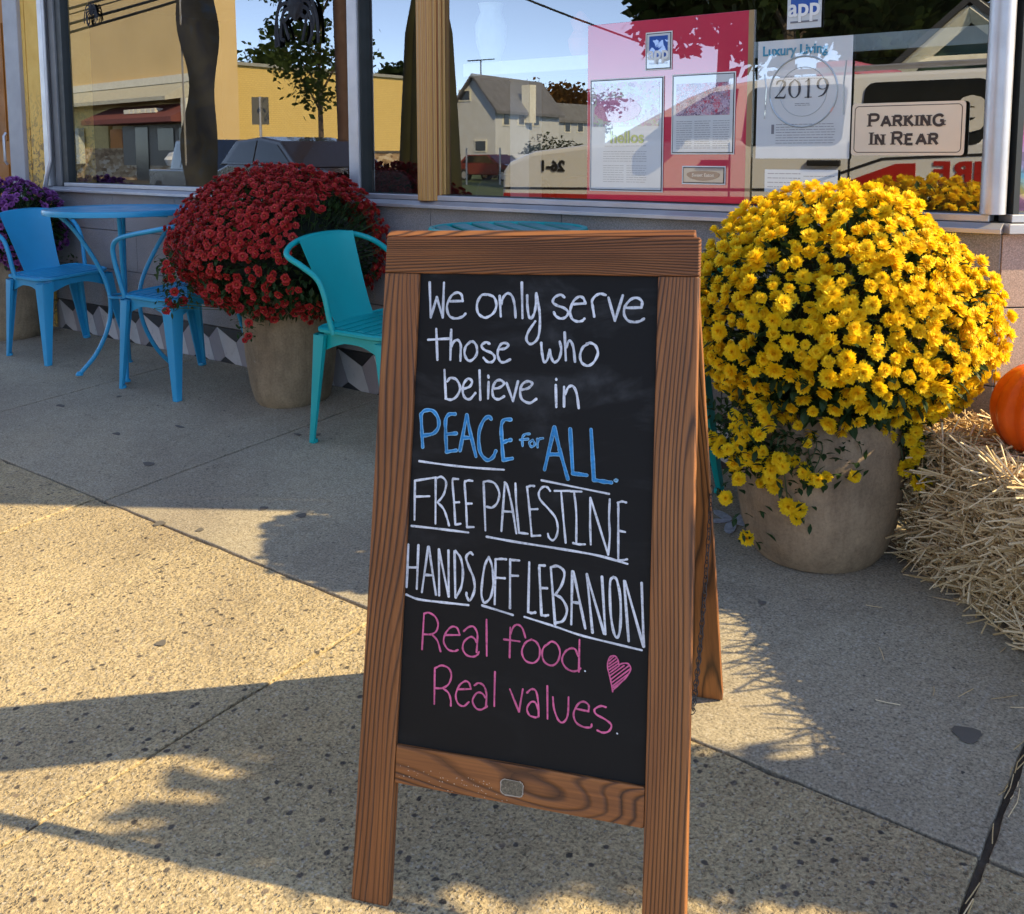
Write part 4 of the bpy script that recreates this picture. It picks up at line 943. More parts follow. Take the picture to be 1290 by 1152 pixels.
def make_chair(mat, style, lab, group):
    t = thing('metal_chair', (0,0,0), lab, 'chair', group)
    MB().prism(outline(.195,.195,.075,.05,.436), (0,0,.012)).build('seat', mat, t, bevel=.004)
    b = MB(); b.tube(outline(.193,.193,.075,.05,.444), .010, 6, closed=True); b.build('seat_rim', mat, t, smooth=True)
    for k in range(6):
        x = -.135+k*.054; MB().box(x-.021,x+.021,-.165,.165,.4485,.4525).build('slat', mat, t, bevel=.0018)
    # apron with arched lower edges
    ap = outline(.180,.180,.06,.04,0,5); n = len(ap); vs = []; fs = []
    for (x,y,_) in ap:
        m_ = min(abs(abs(x)-.18), 0) ; u = min(abs(x), abs(y))/.18      # 1 near the corners, 0 mid side
        zl = .405 - .045*max(0, u-.35)/.65; vs += [(x,y,.436),(x*1.02,y*1.02,zl)]
    # finer outline for the arch
    vs = []; P_ = []
    for i in range(n):
        a_ = ap[i]; c_ = ap[(i+1) % n]; L = math.hypot(a_[0]-c_[0], a_[1]-c_[1]); q = max(1, int(L/.03))
        for j in range(q): P_.append((a_[0]+(c_[0]-a_[0])*j/q, a_[1]+(c_[1]-a_[1])*j/q))
    n = len(P_)
    for x, y in P_:
        u = min(abs(x), abs(y))/.18; zl = .402 - .055*max(0, u-.2)**1.3/.8; zo = 1+(.436-zl)*.35
        vs += [(x,y,.437),(x*zo,y*zo,zl),(x*zo*.985,y*zo*.985,zl),(x*.985,y*.985,.437)]
    for i in range(n):
        j = (i+1) % n
        for k in range(3): fs.append((i*4+k, i*4+k+1, j*4+k+1, j*4+k))
    MB().add(vs, fs).build('apron', mat, t, smooth=True)
    for sx in (1,-1):
        for sy in (1,-1):
            leg = leg_mesh(sx, sy, sx*.163, sy*.163, sx*.212, sy*.222, .425).build('leg', mat, t, smooth=True)
            b = MB()                                   # pressed groove down the leg
            b.tube([(sx*.212-sx*.002+(-sx*.049)*z/.425+sx*.014*(1+z*1.6), sy*.222+(-sy*.059)*z/.425-sy*.0, z) for z in (.14,.20,.28)], .0030, 4); b.build('rib', mat, leg)
            MB().lathe([(.016,-.0),(.017,.004),(.015,.014)], 10, (sx*.213,sy*.224,0)).build('foot_cap', mat, leg, smooth=True)
    if style == 'A':      # arms sweep forward and down from the top of the back
        half = [(-.085,.197,.436),(-.095,.203,.50),(-.105,.208,.58),(-.135,.212,.645),(-.205,.222,.69),(-.285,.222,.725),(-.325,.17,.752),(-.345,.09,.768),(-.350,0,.772)]
    else:                 # arms rise at the front of the seat
        half = [(.170,.188,.436),(.178,.20,.52),(.185,.212,.62),(.170,.218,.685),(.110,.222,.722),(0,.222,.745),(-.15,.222,.768),(-.26,.20,.785),(-.325,.12,.795),(-.345,0,.798)]
    full = [ (x,-y,z) for x, y, z in half] + [(x,y,z) for x, y, z in half[::-1][1:]]
    MB().tube(crv(full, 6), .0115, 10).build('arm_tube', mat, t, smooth=True)
    zt_ = .772 if style == 'A' else .795
    # curved splat
    vs = []; fs = []; nr, nc = 8, 7
    for face in (0,1):
        for i in range(nr+1):
            f_ = i/nr; z = .440+(zt_-.440)*f_; hw = .100+.040*f_**1.2; x0 = -.188-.150*f_**.9
            for j in range(nc+1):
                u = -1+2*j/nc; vs.append((x0+.028*u*u*(0.4+.6*f_)+face*.003, hw*u, z))
    st = (nr+1)*(nc+1)
    for face in (0,1):
        for i in range(nr):
            for j in range(nc):
                a = face*st+i*(nc+1)+j; q = (a, a+1, a+nc+2, a+nc+1); fs.append(q if face else q[::-1])
    for i in range(nr):
        for j in (0,nc):
            a = i*(nc+1)+j; q = (a, a+nc+1, st+a+nc+1, st+a); fs.append(q if j == nc else q[::-1])
    MB().add(vs, fs).build('backrest', mat, t, smooth=True)
    return t
def seatdown(t, X, Y, rz):
    t.location = (X, Y, gz(Y)); t.rotation_euler = (al, 0, 0); t.rotation_mode = 'XYZ'
    t.matrix_world = Matrix.Translation((X, Y, gz(Y))) @ Matrix.Rotation(al, 4, 'X') @ Matrix.Rotation(rz, 4, 'Z'); return t
GC = 'metal armchairs along the shopfront'
seatdown(make_chair(M['blue'], 'A', 'blue metal armchair at the far left with its back to the purple flowers', GC), -5.237, -.296, 0.0)
seatdown(make_chair(M['blue'], 'B', 'blue metal armchair between the blue table and the red flowers', GC), -4.055, -.315, math.pi+.03)
tc = seatdown(make_chair(M['teal'], 'A', 'turquoise metal armchair in front of the red flower planter', GC), -2.655, -.345, 0.0)
def copy_thing(root, lab):
    r = root.copy(); link(r); r['label'] = lab
    for c_ in root.children:
        d = c_.copy(); link(d); d.parent = r
        for g in c_.children:
            h_ = g.copy(); link(h_); h_.parent = d
    return r
bpy.context.view_layer.update()
seatdown(copy_thing(tc, 'turquoise metal armchair hidden behind the chalkboard, one leg showing beside the yellow planter'), -1.56, -.42, math.pi)

def make_table(mat, mat2, X, Y, zt, R_, lab, slats=9, rot=0.0, gap=.012):
    t = thing('bistro_table', (X,Y,gz(Y)), lab, 'table', 'round metal tables along the shopfront', rot)
    z0 = gz(Y); H_ = zt - z0
    b = MB(); n = 56
    prof = [(R_-.012,H_-.030),(R_,H_-.028),(R_+.003,H_-.012),(R_,H_-.002),(R_-.010,H_),(R_-.018,H_-.003),(R_-.018,H_-.030)]
    vs = []; fs = []
    for r_, z_ in prof:
        for k in range(n): vs.append((r_*math.cos(2*math.pi*k/n), r_*math.sin(2*math.pi*k/n), z_))
    for i in range(len(prof)):
        j = (i+1) % len(prof)
        for k in range(n): l = (k+1) % n; fs.append((i*n+k, i*n+l, j*n+l, j*n+k))
    b.add(vs, fs).build('rim', mat, t, smooth=True)
    w_ = (2*(R_-.018))/slats
    for k in range(slats):
        y0 = -(R_-.018)+k*w_+gap/2; y1 = y0+w_-gap; rr_ = R_-.017
        f = lambda y: math.sqrt(max(0, rr_*rr_-y*y))
        ys = [y0+(y1-y0)*q/4 for q in range(5)]
        pts = [(-f(y), y, H_-.010) for y in ys] + [(f(y), y, H_-.010) for y in ys[::-1]]
        MB().prism(pts, (0,0,.006)).build('slat', mat2, t)
    for k in range(4):
        a = math.pi/4 + k*math.pi/2 + .12; c_, s_ = math.cos(a), math.sin(a)
        pr = [(R_*.80,H_-.030),(R_*.62,H_-.10),(R_*.40,H_*.72),(R_*.235,H_*.56),(R_*.19,H_*.42),(R_*.24,H_*.28),(R_*.40,H_*.13),(R_*.62,.012)]
        leg = MB().tube(crv([(r_*c_, r_*s_, z_) for r_, z_ in pr], 5), .0105, 8).build('leg', mat, t, smooth=True)
        MB().lathe([(.018,0.002),(.019,.008),(.011,.020)], 10, (R_*.635*c_, R_*.635*s_, 0)).build('foot', mat, leg, smooth=True)
    MB().tube([(R_*.205*math.cos(q), R_*.205*math.sin(q), H_*.47) for q in [k*math.pi/8 for k in range(16)]], .007, 6, closed=True).build('ring', mat, t, smooth=True)
    for k in range(2):
        a = math.pi*k/2+.12; MB().tube([(R_*.85*math.cos(a),R_*.85*math.sin(a),H_-.034),(-R_*.85*math.cos(a),-R_*.85*math.sin(a),H_-.034)], .006, 6).build('brace', mat, t)
    return t
make_table(M['blue'], M['blue'], -4.50, -.375, .802, .355, 'round blue metal table between the two blue chairs', 9, .1, .004)
make_table(M['teal'], plain('dark_teal_slat', (.07,.28,.31), .4), -2.10, -.33, .815, .275, 'round turquoise slatted table just showing above the chalkboard', 6, 2.5, .030)

# ------------------------------------------------------------------ planters with chrysanthemums
def mat_planter(name, c1, c2):
    m, t, b_ = newmat(name); v = coords(t, 'Object', (1,1,.25)); v1 = coords(t)
    st = noise_t(t, v, 16, 6, .7, .4); r = ramp(t, [(.3,c1),(.7,c2)], st)
    cl = ramp(t, [(.35,.55),(.7,1.2)], noise_t(t, v1, 3.0, 5, .6)); sp_ = ramp(t, [(.25,.75),(.6,1.05)], noise_t(t, v1, 120, 3, .7))
    c = mix(t, 1, mix(t, 1, r.outputs[0], cl.outputs[0], 'MULTIPLY'), sp_.outputs[0], 'MULTIPLY')
    wh = ramp(t, [(.66,0),(.74,.5)], noise_t(t, v1, 9, 5, .7, .5)); c = mix(t, wh.outputs[0], c, (.36,.34,.28))
    t.links.new(c, b_.inputs['Base Color']); b_.inputs['Roughness'].default_value = .75; bump(t, b_, fl_mix(t, 'ADD', st, noise_t(t, v1, 90, 4, .7)), .35, .003); return m
PL1 = mat_planter('weathered_planter', (.24,.185,.11), (.42,.33,.205)); PL2 = mat_planter('tan_planter', (.25,.175,.105), (.44,.32,.195))
def mat_petal(name, c, c2, tr=.25, vs=30):
    m, t, b_ = newmat(name); gi = N(t, 'ShaderNodeObjectInfo'); v = coords(t, 'Object')
    r = ramp(t, [(.0,c),(1.0,c2)], fl_mix(t, 'ADD', fl_mix(t, 'MULTIPLY', gi.outputs['Random'], .6), fl_mix(t, 'MULTIPLY', noise_t(t, v, vs, 2), .4)))
    t.links.new(r.outputs[0], b_.inputs['Base Color']); b_.inputs['Roughness'].default_value = .55; b_.inputs['Specular IOR Level'].default_value = .25
    tl_ = N(t, 'ShaderNodeBsdfTranslucent'); t.links.new(r.outputs[0], tl_.inputs['Color']); mx = N(t, 'ShaderNodeMixShader'); mx.inputs[0].default_value = tr
    o = [n for n in t.nodes if n.type == 'OUTPUT_MATERIAL'][0]; t.links.new(b_.outputs[0], mx.inputs[1]); t.links.new(tl_.outputs[0], mx.inputs[2]); t.links.new(mx.outputs[0], o.inputs[0]); return m
M['leaf'] = mat_petal('leaf_green', (.018,.042,.012), (.055,.10,.028), .2); M['stem'] = plain('stem_green', (.05,.09,.03), .7)
def bloom_mesh(name, mats, layers, dome=.0, seed=1):
    """layers: (count, length, width, elevation deg, base radius, height, material index)"""
    rs = random.Random(seed); vs = []; fs = []; mi = []
    for cnt, L, Wd, el, r0, h0, m_ in layers:
        for k in range(cnt):
            a = 2*math.pi*(k+rs.random()*.5)/cnt; e1 = D2R(el+rs.uniform(-12,12)); L_ = L*rs.uniform(.82,1.12); w2 = Wd*rs.uniform(.85,1.15)
            c_, s_ = math.cos(a), math.sin(a)
            def P(u, w_, up): 
                r_ = r0+u*math.cos(e1); z = h0+u*math.sin(e1)+up; return (r_*c_-w_*s_, r_*s_+w_*c_, z)
            b0 = len(vs); vs += [P(0,-w2*.25,0), P(0,w2*.25,0), P(L_*.74,w2*.5,L_*.06), P(L_,0,L_*.10 if el < 50 else -L_*.16), P(L_*.74,-w2*.5,L_*.06)]
            fs += [(b0,b0+1,b0+2,b0+4),(b0+4,b0+2,b0+3)]; mi += [m_, m_]
    b0 = len(vs); n = 8                                   # calyx disc behind, small button in front
    for k in range(n): vs.append((.006*math.cos(2*math.pi*k/n), .006*math.sin(2*math.pi*k/n), -.002))
    vs.append((0,0,layers[-1][5]*.6)); 
    for k in range(n): fs.append((b0+k, b0+(k+1) % n, b0+n)); mi.append(layers[-1][6])
    me = bpy.data.meshes.new(name); me.from_pydata(vs, [], fs)
    for m_ in mats: me.materials.append(m_)
    me.polygons.foreach_set('material_index', mi); me.update(); return me
Y1 = mat_petal('petal_yellow', (.95,.65,.006), (1.0,.78,.03), .38); Y2 = mat_petal('petal_deep_yellow', (.90,.50,.003), (.95,.62,.008), .3)
R1 = mat_petal('petal_red', (.44,.022,.024), (.60,.060,.055), .2); R2 = mat_petal('petal_dark_red', (.22,.008,.010), (.34,.016,.016), .12); R3m = mat_petal('petal_red_heart', (.55,.16,.05), (.62,.25,.10), .1)
V1 = mat_petal('petal_purple', (.27,.06,.30), (.44,.17,.48), .2); V2 = mat_petal('petal_dark_purple', (.13,.03,.17), (.2,.05,.25), .15)
YM = [bloom_mesh('bloom', [Y1, Y2], [(20,.0190,.0066,6,.002,0,0),(18,.0180,.0064,26,.002,.002,0),(16,.0155,.0060,45,.002,.004,0),(12,.0120,.0054,62,.0015,.005,0),(8,.0075,.0045,76,.001,.005,1)], seed=s) for s in (1,2,3)]
YB = [bloom_mesh('bloom', [Y1, Y2], [(18,.016,.0072,15,.002,0,0),(16,.0155,.0070,38,.002,.003,0),(14,.0140,.0065,58,.002,.006,0),(10,.0125,.0058,76,.001,.007,0)], seed=s) for s in (4,14)]
RM = [bloom_mesh('bloom', [R1, R2, R3m], [(15,.0175,.0085,6,.002,0,0),(14,.0155,.0080,32,.002,.002,0),(11,.0100,.0066,55,.003,.003,1),(5,.0035,.004,60,.001,.0045,2)], seed=s) for s in (5,6,7)]
VM = [bloom_mesh('bloom', [V1, V2], [(15,.0175,.0075,6,.002,0,0),(13,.0150,.0075,32,.002,.002,0),(9,.0095,.006,60,.002,.003,1)], seed=s) for s in (8,9)]
def leaf_add(mb, p, d, up, L, Wd):
    s_ = d.cross(up); s_ = s_.normalized() if s_.length > 1e-5 else d.orthogonal().normalized(); n = s_.cross(d).normalized()
    a = p; m1 = p + d*L*.45 + s_*Wd*.5 + n*L*.05; m2 = p + d*L*.45 - s_*Wd*.5 + n*L*.05; c_ = p + d*L*.5; t = p + d*L - n*L*.12
    l1 = p+d*L*.72+s_*Wd*.42; l2 = p+d*L*.72-s_*Wd*.42
    mb.add([a, m1, c_, m2, t, l1, l2], [(0,1,2),(0,2,3),(2,1,5),(2,5,4),(3,2,6),(2,4,6)])
def bush(name, lab, group, cx, cy, prof_r, ry_, clip, zc, up_, dn_, meshes, nb, keep, plm, pot, soil, bsc=1.0, leaves=2600, seed=1, extra=()):
    rs = random.Random(seed)
    base = Vector((cx, cy, gz(cy)))
    t = thing(name, tuple(base), lab, 'potted flowers', group)
    pot_prof, pc = pot
    o = MB().lathe(pot_prof, 56, (pc[0]-cx, pc[1]-cy, 0), wob=lambda a, z: 1+.008*math.sin(3*a+z*5)).build('planter', plm, t, smooth=True)
    rimr, rimz = pot_prof[-1]
    MB().lathe([(.01, soil[1]),(soil[0], soil[1]),(soil[0]*.98, soil[1]+.006)][0:2]+[(soil[0]*.5, soil[1]+.01)], 24, (pc[0]-cx, pc[1]-cy, 0)).build('soil', dirt, t)
    camd = Vector((CAM[0]-cx, CAM[1]-cy, 0)).normalized(); camr = Vector((-camd.y, camd.x, 0))      # camr points to the viewer's right
    ctr = Vector((0,0,zc-base.z))
    def surf(u, ph, k=1.0):      # u: 1 top .. -1 bottom
        wob = 1+.11*noise.noise(Vector((math.cos(ph)*2, math.sin(ph)*2, u*2+seed*9)))+.035*noise.noise(Vector((math.cos(ph)*6, math.sin(ph)*6, u*6+seed)))
        if u >= 0: r = prof_r*(1-u**2.3)**.5; z = up_*u
        else: r = prof_r*(1-.55*abs(u)**1.6); z = dn_*u
        return ctr + Vector((math.cos(ph)*r, math.sin(ph)*r*ry_, z))*k*wob
    def nrm(u, ph):
        e = .01; a = surf(min(1,u+e), ph); b_ = surf(max(-1,u-e), ph); c_ = surf(u, ph+e); d = surf(u, ph-e)
        n_ = (c_-d).cross(a-b_); n_ = n_.normalized() if n_.length > 1e-9 else Vector((0,0,1)); 
        if n_.dot(surf(u,ph)-ctr) < 0: n_ = -n_
        return n_
    spots = []; cell = {}
    dmin = .0325*min(bsc, 1.10)
    tries = 0
    while len(spots) < nb and tries < nb*60:
        tries += 1
        u = rs.uniform(-1, 1); ph = rs.uniform(0, 2*math.pi)
        if u > 0 and rs.random() > (.45+.55*(1-u*u)**.5): continue
        if not keep(u, ph, math.cos(ph)*camr.x+math.sin(ph)*camr.y, math.cos(ph)*camd.x+math.sin(ph)*camd.y, rs): continue
        p = surf(u, ph, rs.uniform(.93, 1.05))
        if clip(p+base): continue
        if (math.cos(ph)*camd.x+math.sin(ph)*camd.y) < -.35 and u < .55 and rs.random() < .65: continue
        key = tuple(int(math.floor(q/dmin)) for q in p); ok = True
        for dx in (-1,0,1):
            for dy in (-1,0,1):
                for dz in (-1,0,1):
                    for q in cell.get((key[0]+dx,key[1]+dy,key[2]+dz), ()):
                        if (q-p).length < dmin*.80: ok = False
        if not ok: continue
        cell.setdefault(key, []).append(p); spots.append((p, nrm(u, ph), u, ph))
    exs = []
    for (dx_, dz_, dep, s_) in extra:                    # single blooms hanging out: right offset, height, towards viewer
        p = camr*dx_ + camd*dep + Vector((0,0,dz_-base.z)); pq = Vector((p.x-(pc[0]-cx), p.y-(pc[1]-cy), 0)); pl0 = pq.length
        if pl0 < rimr+.035 and dz_ < rimz+base.z+.02: p += pq.normalized()*(rimr+.035-pl0)
        exs.append(p); spots.append((p, (camd+Vector((0,0,.1))+camr*.3*rs.uniform(-1,1)).normalized(), -1, 0))
    cl = base
    spots.sort(key=lambda s: (cl+s[0]-CAM).length - (2.0 if s[1].dot((CAM-cl-s[0]).normalized()) > -.12 else 0))
    rest = MB(); nm = len(meshes[0].materials)
    for i, (p, n_, u, ph) in enumerate(spots):
        n2 = (n_ + Vector((rs.uniform(-.35,.35), rs.uniform(-.35,.35), rs.uniform(-.1,.5)))).normalized()
        q = n2.to_track_quat('Z', 'Y').to_matrix().to_4x4() @ Matrix.Rotation(rs.random()*6.28, 4, 'Z'); s_ = bsc*(rs.uniform(.80,1.18) if rs.random() > .12 else rs.uniform(.50,.75))
        me = rs.choice(meshes)
        mt = Matrix.Translation(p) @ q @ Matrix.Diagonal((s_, s_, s_*rs.uniform(.85,1.15), 1))
        if i < 296: child('bloom', me, t, mt)
        else: 
            b0 = len(rest.v); rest.v.extend([tuple(mt @ v.co) for v in me.vertices]); 
            for pl_ in me.polygons: rest.f.append(tuple(b0+k for k in pl_.vertices)); rest.m.append(pl_.material_index)
    if rest.v: tag(rest.build('blooms', list(meshes[0].materials), t), kind='stuff')
    lf = MB()
    pcl = Vector((pc[0]-cx, pc[1]-cy, 0))
    for k in range(leaves):
        u = rs.uniform(-1.0, .98); ph = rs.uniform(0, 6.283); kk = rs.uniform(.72, .97) ; p = surf(u, ph, kk)
        if clip(p+base): continue
        d = (nrm(u, ph)*.8 + Vector((rs.uniform(-1,1), rs.uniform(-1,1), rs.uniform(-.8,.8)))*.7).normalized(); leaf_add(lf, p, d, Vector((rs.uniform(-.3,.3),rs.uniform(-.3,.3),1)), rs.uniform(.025,.05)*bsc, rs.uniform(.012,.022)*bsc)
    for k in range(leaves//3):
        rr_ = rs.uniform(.3,1.0); ph = rs.uniform(0,6.283); p = pcl + Vector((math.cos(ph)*rimr*rr_, math.sin(ph)*rimr*rr_, rimz+rs.uniform(-.01,.16))); d = Vector((math.cos(ph)*.8+rs.uniform(-.5,.5), math.sin(ph)*.8+rs.uniform(-.5,.5), rs.uniform(-.6,.7))).normalized()
        leaf_add(lf, p, d, Vector((0,0,1)), rs.uniform(.03,.055)*bsc, rs.uniform(.014,.024)*bsc)
    for p in exs:
        for q in range(15):
            pp = p + Vector((rs.uniform(-.045,.045), rs.uniform(-.03,.03), rs.uniform(-.02,.09))) - camd*.014
            leaf_add(lf, pp, Vector((rs.uniform(-1,1), rs.uniform(-1,1), rs.uniform(-.8,.5))).normalized(), Vector((0,0,1)), rs.uniform(.02,.04), rs.uniform(.009,.016))
    tag(lf.build('foliage', M['leaf'], t), kind='stuff')
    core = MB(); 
    core.lathe([(.02,-dn_*.6),(rimr*.7,-dn_*.5),(prof_r*.52,-.02),(prof_r*.50,up_*.3),(prof_r*.36,up_*.6),(.02,up_*.68)], 20, tuple(ctr), wob=lambda a, z: 1+.12*math.sin(4*a+z*20)); core.build('shade_core', plain('shaded_growth', (.006,.012,.004), .9, 0, .3, 30, .8, 60), t)  # near-black filler core; the shade between the leaves is put into its colour
    stm = MB()
    for p in exs[::3]:
        dq = Vector((p.x-pcl.x, p.y-pcl.y, 0)); dn = dq.normalized(); a = pcl + dn*rimr*.9 + Vector((0,0,rimz+.01)); m_ = pcl + dn*max(rimr+.03, dq.length) + Vector((0,0,(rimz+p.z)/2+.035)) + camr*rs.uniform(-.03,.03)
        stm.tube(crv([a, m_, p-camd*.004], 5), .0016, 3, cap=False)
    for p, n_, u, ph in spots[::3]:
        if u == -1: continue
        a = pcl + Vector((rs.uniform(-.6,.6)*rimr, rs.uniform(-.6,.6)*rimr, rimz)); m_ = (a+p)*.5 + Vector((0,0,.06)); stm.tube(crv([a, m_, p-n_*.004], 4), .0016, 3, cap=False)
    tag(stm.build('stems', M['stem'], t), kind='stuff')
    return t
PY_ = [(.165,-.01),(.185,.02),(.207,.08),(.222,.17),(.228,.27),(.224,.36),(.216,.425),(.196,.425),(.192,.36)]
PR_ = [(.145,-.01),(.165,.02),(.180,.08),(.196,.20),(.204,.32),(.205,.42),(.200,.472),(.180,.472),(.176,.40)]
def keep_y(u, ph, rt, fw, rs):
    g_ = noise.noise(Vector((math.cos(ph)*2.6+u*1.5, math.sin(ph)*2.6, u*3.2+4.1)))
    if u > .25: return g_ > -.42 or rs.random() < .35
    if u > -.02: return g_ > -.25 or rs.random() < .3
    if u > -.45: return rs.random() < (.55 if rt > .35 else (.30 if rt < -.45 else .16))
    if rt < -.45 and fw > -.2: return rs.random() < .50
    if rt > .55 and fw > -.3: return rs.random() < .62
    return rs.random() < (.10 if fw > 0 else .3)
ex_y = [(-.21+.02*k+random.uniform(-.02,.02), .30-.022*k+random.uniform(-.02,.02), .20+random.uniform(-.02,.04), 1) for k in range(9)]
ex_y += [(random.uniform(-.30,-.10), random.uniform(.19,.33), random.uniform(.16,.25), 1) for _ in range(16)]
ex_y += [(-.20,.055,.22,1),(-.26,.15,.2,1),(-.03,.235,.24,1),(.06,.255,.24,1),(-.005,.25,.24,1),(-.24,.36,.25,1),(-.30,.31,.2,1),(-.33,.42,.2,1),(-.16,.40,.28,1)]
ex_y += [(.215+random.uniform(-.03,.03), .42-.02*k+random.uniform(-.01,.01), .13+random.uniform(-.03,.03), 1) for k in range(11)]
ex_y += [(random.uniform(-.30,-.02), random.uniform(.33,.46), random.uniform(.24,.30), 1) for _ in range(10)]
ex_y += [(-.27+.029*k+random.uniform(-.02,.02), .315-.009*k+random.uniform(-.025,.02), .235+random.uniform(-.02,.03), 1) for k in range(9) for _ in range(2)]
bush('chrysanthemum_planter', 'big mound of bright yellow chrysanthemums spilling over a tan planter right of the chalkboard', 'chrysanthemum planters along the shopfront',
     -.93, -.375, .385, .95, lambda q: q.y > -.015, .555, .41, .22, YM+YB, 1300, keep_y, PL2, (PY_, (-.955,-.395)), (.19,.39), 1.07, 5600, 3, ex_y)
def keep_r(u, ph, rt, fw, rs):
    if fw > -.1 and abs(rt) < .8 and u < .16: return rs.random() < .05
    if u > -.15: return rs.random() > .04
    if rt < -.55 and u > -.8: return rs.random() < .8
    if u > -.5: return rs.random() < .35
    return rs.random() < .06
ex_r = [(-.16,.445,.26,1),(-.115,.47,.26,1),(-.125,.385,.27,1),(-.13,.33,.27,1),(-.145,.315,.27,1),(-.30,.50,.2,1),(-.24,.47,.22,1),(-.27,.53,.22,1)]
ex_r += [(random.uniform(-.47,-.37), random.uniform(.38,.62), random.uniform(.0,.12), 1) for _ in range(18)]
bush('chrysanthemum_planter', 'mound of dark red chrysanthemums in a weathered planter beside the turquoise chair', 'chrysanthemum planters along the shopfront',
     -3.385, -.30, .53, .68, lambda q: q.y > -.015 or (q.x > -3.03 and q.y < -.13), .585, .42, .20, RM, 1800, keep_r, PL1, (PR_, (-3.40,-.235)), (.175,.43), .98, 4600, 5, ex_r)
bush('chrysanthemum_planter', 'purple chrysanthemums in a planter behind the blue chair at the far left', 'chrysanthemum planters along the shopfront',
     -5.93, -.26, .44, .60, lambda q: q.y > -.015 or q.x > -5.60, .62, .29, .22, VM, 700, lambda u, ph, rt, fw, rs: rs.random() < (.95 if u > -.4 else .4), PL1, (PR_, (-5.93,-.24)), (.175,.43), 1.1, 1800, 7, [(.33,.38,.15,1),(.36,.40,.12,1),(.35,.36,.13,1),(.30,.37,.16,1)])

# ------------------------------------------------------------------ straw bales and pumpkins
def mat_straw():
    m, t, b_ = newmat('straw'); at = N(t, 'ShaderNodeAttribute', attribute_name='tone'); at.attribute_type = 'GEOMETRY'
    r = ramp(t, [(0,(.20,.125,.05)),(.35,(.44,.30,.13)),(.75,(.68,.50,.26)),(1,(.86,.70,.44))], at.outputs['Fac']); t.links.new(r.outputs[0], b_.inputs['Base Color']); b_.inputs['Roughness'].default_value = .6; b_.inputs['Specular IOR Level'].default_value = .3; return m
M['straw'] = mat_straw()
def strawcloud(name, specs, parent):
    vs = []; fs = []; tone = []
    for p, d, L, w, tn in specs:
        d = d.normalized(); s_ = d.orthogonal().normalized(); s_ = Matrix.Rotation(rnd()*6.28, 3, d) @ s_; n_ = d.cross(s_)
        bend = n_*L*random.uniform(-.08,.08); b0 = len(vs)
        for q, c_ in ((-.5, 0), (0, 1), (.5, 0)):
            o_ = p + d*L*q + bend*c_; vs += [o_+s_*w*.5, o_+n_*w*.5, o_-s_*w*.5, o_-n_*w*.5]
        for i in (0,1):
            for k in range(4): l = (k+1) % 4; fs.append((b0+i*4+k, b0+i*4+l, b0+i*4+4+l, b0+i*4+4+k))
        fs += [(b0+3,b0+2,b0+1,b0), (b0+8,b0+9,b0+10,b0+11)]
        tone += [tn]*12
    me = bpy.data.meshes.new(name); me.from_pydata([tuple(v) for v in vs], [], fs); me.materials.append(M['straw'])
    a = me.attributes.new('tone', 'FLOAT', 'POINT'); a.data.foreach_set('value', tone); me.update()
    o = bpy.data.objects.new(name, me); link(o); o.parent = parent; o['kind'] = 'stuff'; return o
def bale(X, Y, Z, yaw, lab, L=.92, Wd=.45, H_=.37, n=8000, grp='straw bales'):
    t = thing('straw_bale', (X, Y, Z), lab, 'straw bale', grp, yaw)
    MB().box(.03,L-.03,.03,Wd-.03,.0,H_-.03).build('core', plain('straw_core', (.13,.09,.04), .95, 0, .4, 40, 1, 50), t)
    sp_ = []
    for k in range(n):
        f = rnd(); tn = min(1, max(0, random.gauss(.74,.22)))
        if f < .42:                                    # long front side (y = 0)
            p = Vector((rnd()*L, random.uniform(-.02,.03), rnd()**.9*H_)); d = Vector((random.gauss(0,1), random.gauss(-.22,.42), random.gauss(0,.34)))
        elif f < .62:                                  # top
            p = Vector((rnd()*L, rnd()*Wd, H_+random.uniform(-.03,.012))); d = Vector((random.gauss(0,1), random.gauss(0,.9), random.gauss(0,.28)))
        elif f < .86:                                  # left end
            p = Vector((random.uniform(-.025,.03), rnd()*Wd, rnd()*H_)); d = Vector((random.gauss(-.5,.5), random.gauss(0,.8), random.gauss(0,.5)))
        elif f < .93: p = Vector((L+random.uniform(-.03,.02), rnd()*Wd, rnd()*H_)); d = Vector((random.gauss(.5,.5), random.gauss(0,.8), random.gauss(0,.5)))
        else: p = Vector((rnd()*L, Wd+random.uniform(-.03,.02), rnd()*H_)); d = Vector((random.gauss(0,1), random.gauss(.3,.5), random.gauss(0,.4)))
        Ls = random.uniform(.06,.17) if rnd() < .88 else random.uniform(.15,.26)
        sp_.append((p, d, Ls, random.uniform(.0026,.0058), tn))
    for k in range(int(n*.02)):                        # loose ends sticking out
        p = Vector((random.uniform(-.04,L), random.uniform(-.05,.0), random.uniform(.01,H_))); sp_.append((p, Vector((random.gauss(-.4,.8), random.gauss(-.8,.4), random.gauss(-.3,.6))), random.uniform(.08,.18), .0035, random.uniform(.6,1)))
    strawcloud('straw', sp_, t)
    for y in (.12, .33): MB().tube([(.0-.012,y,0),(-.012,y,H_+.008),(L+.012,y,H_+.008),(L+.012,y,0)], .003, 5).build('twine', plain('twine', (.35,.24,.10), .9), t)
    return t
yb = math.atan2(-.67,.74)
B0 = Vector((-.715,-.330))
bale(B0.x, B0.y, gz(B0.y)-.008, yb, 'shaggy straw bale with an orange pumpkin on top, right of the yellow flowers')
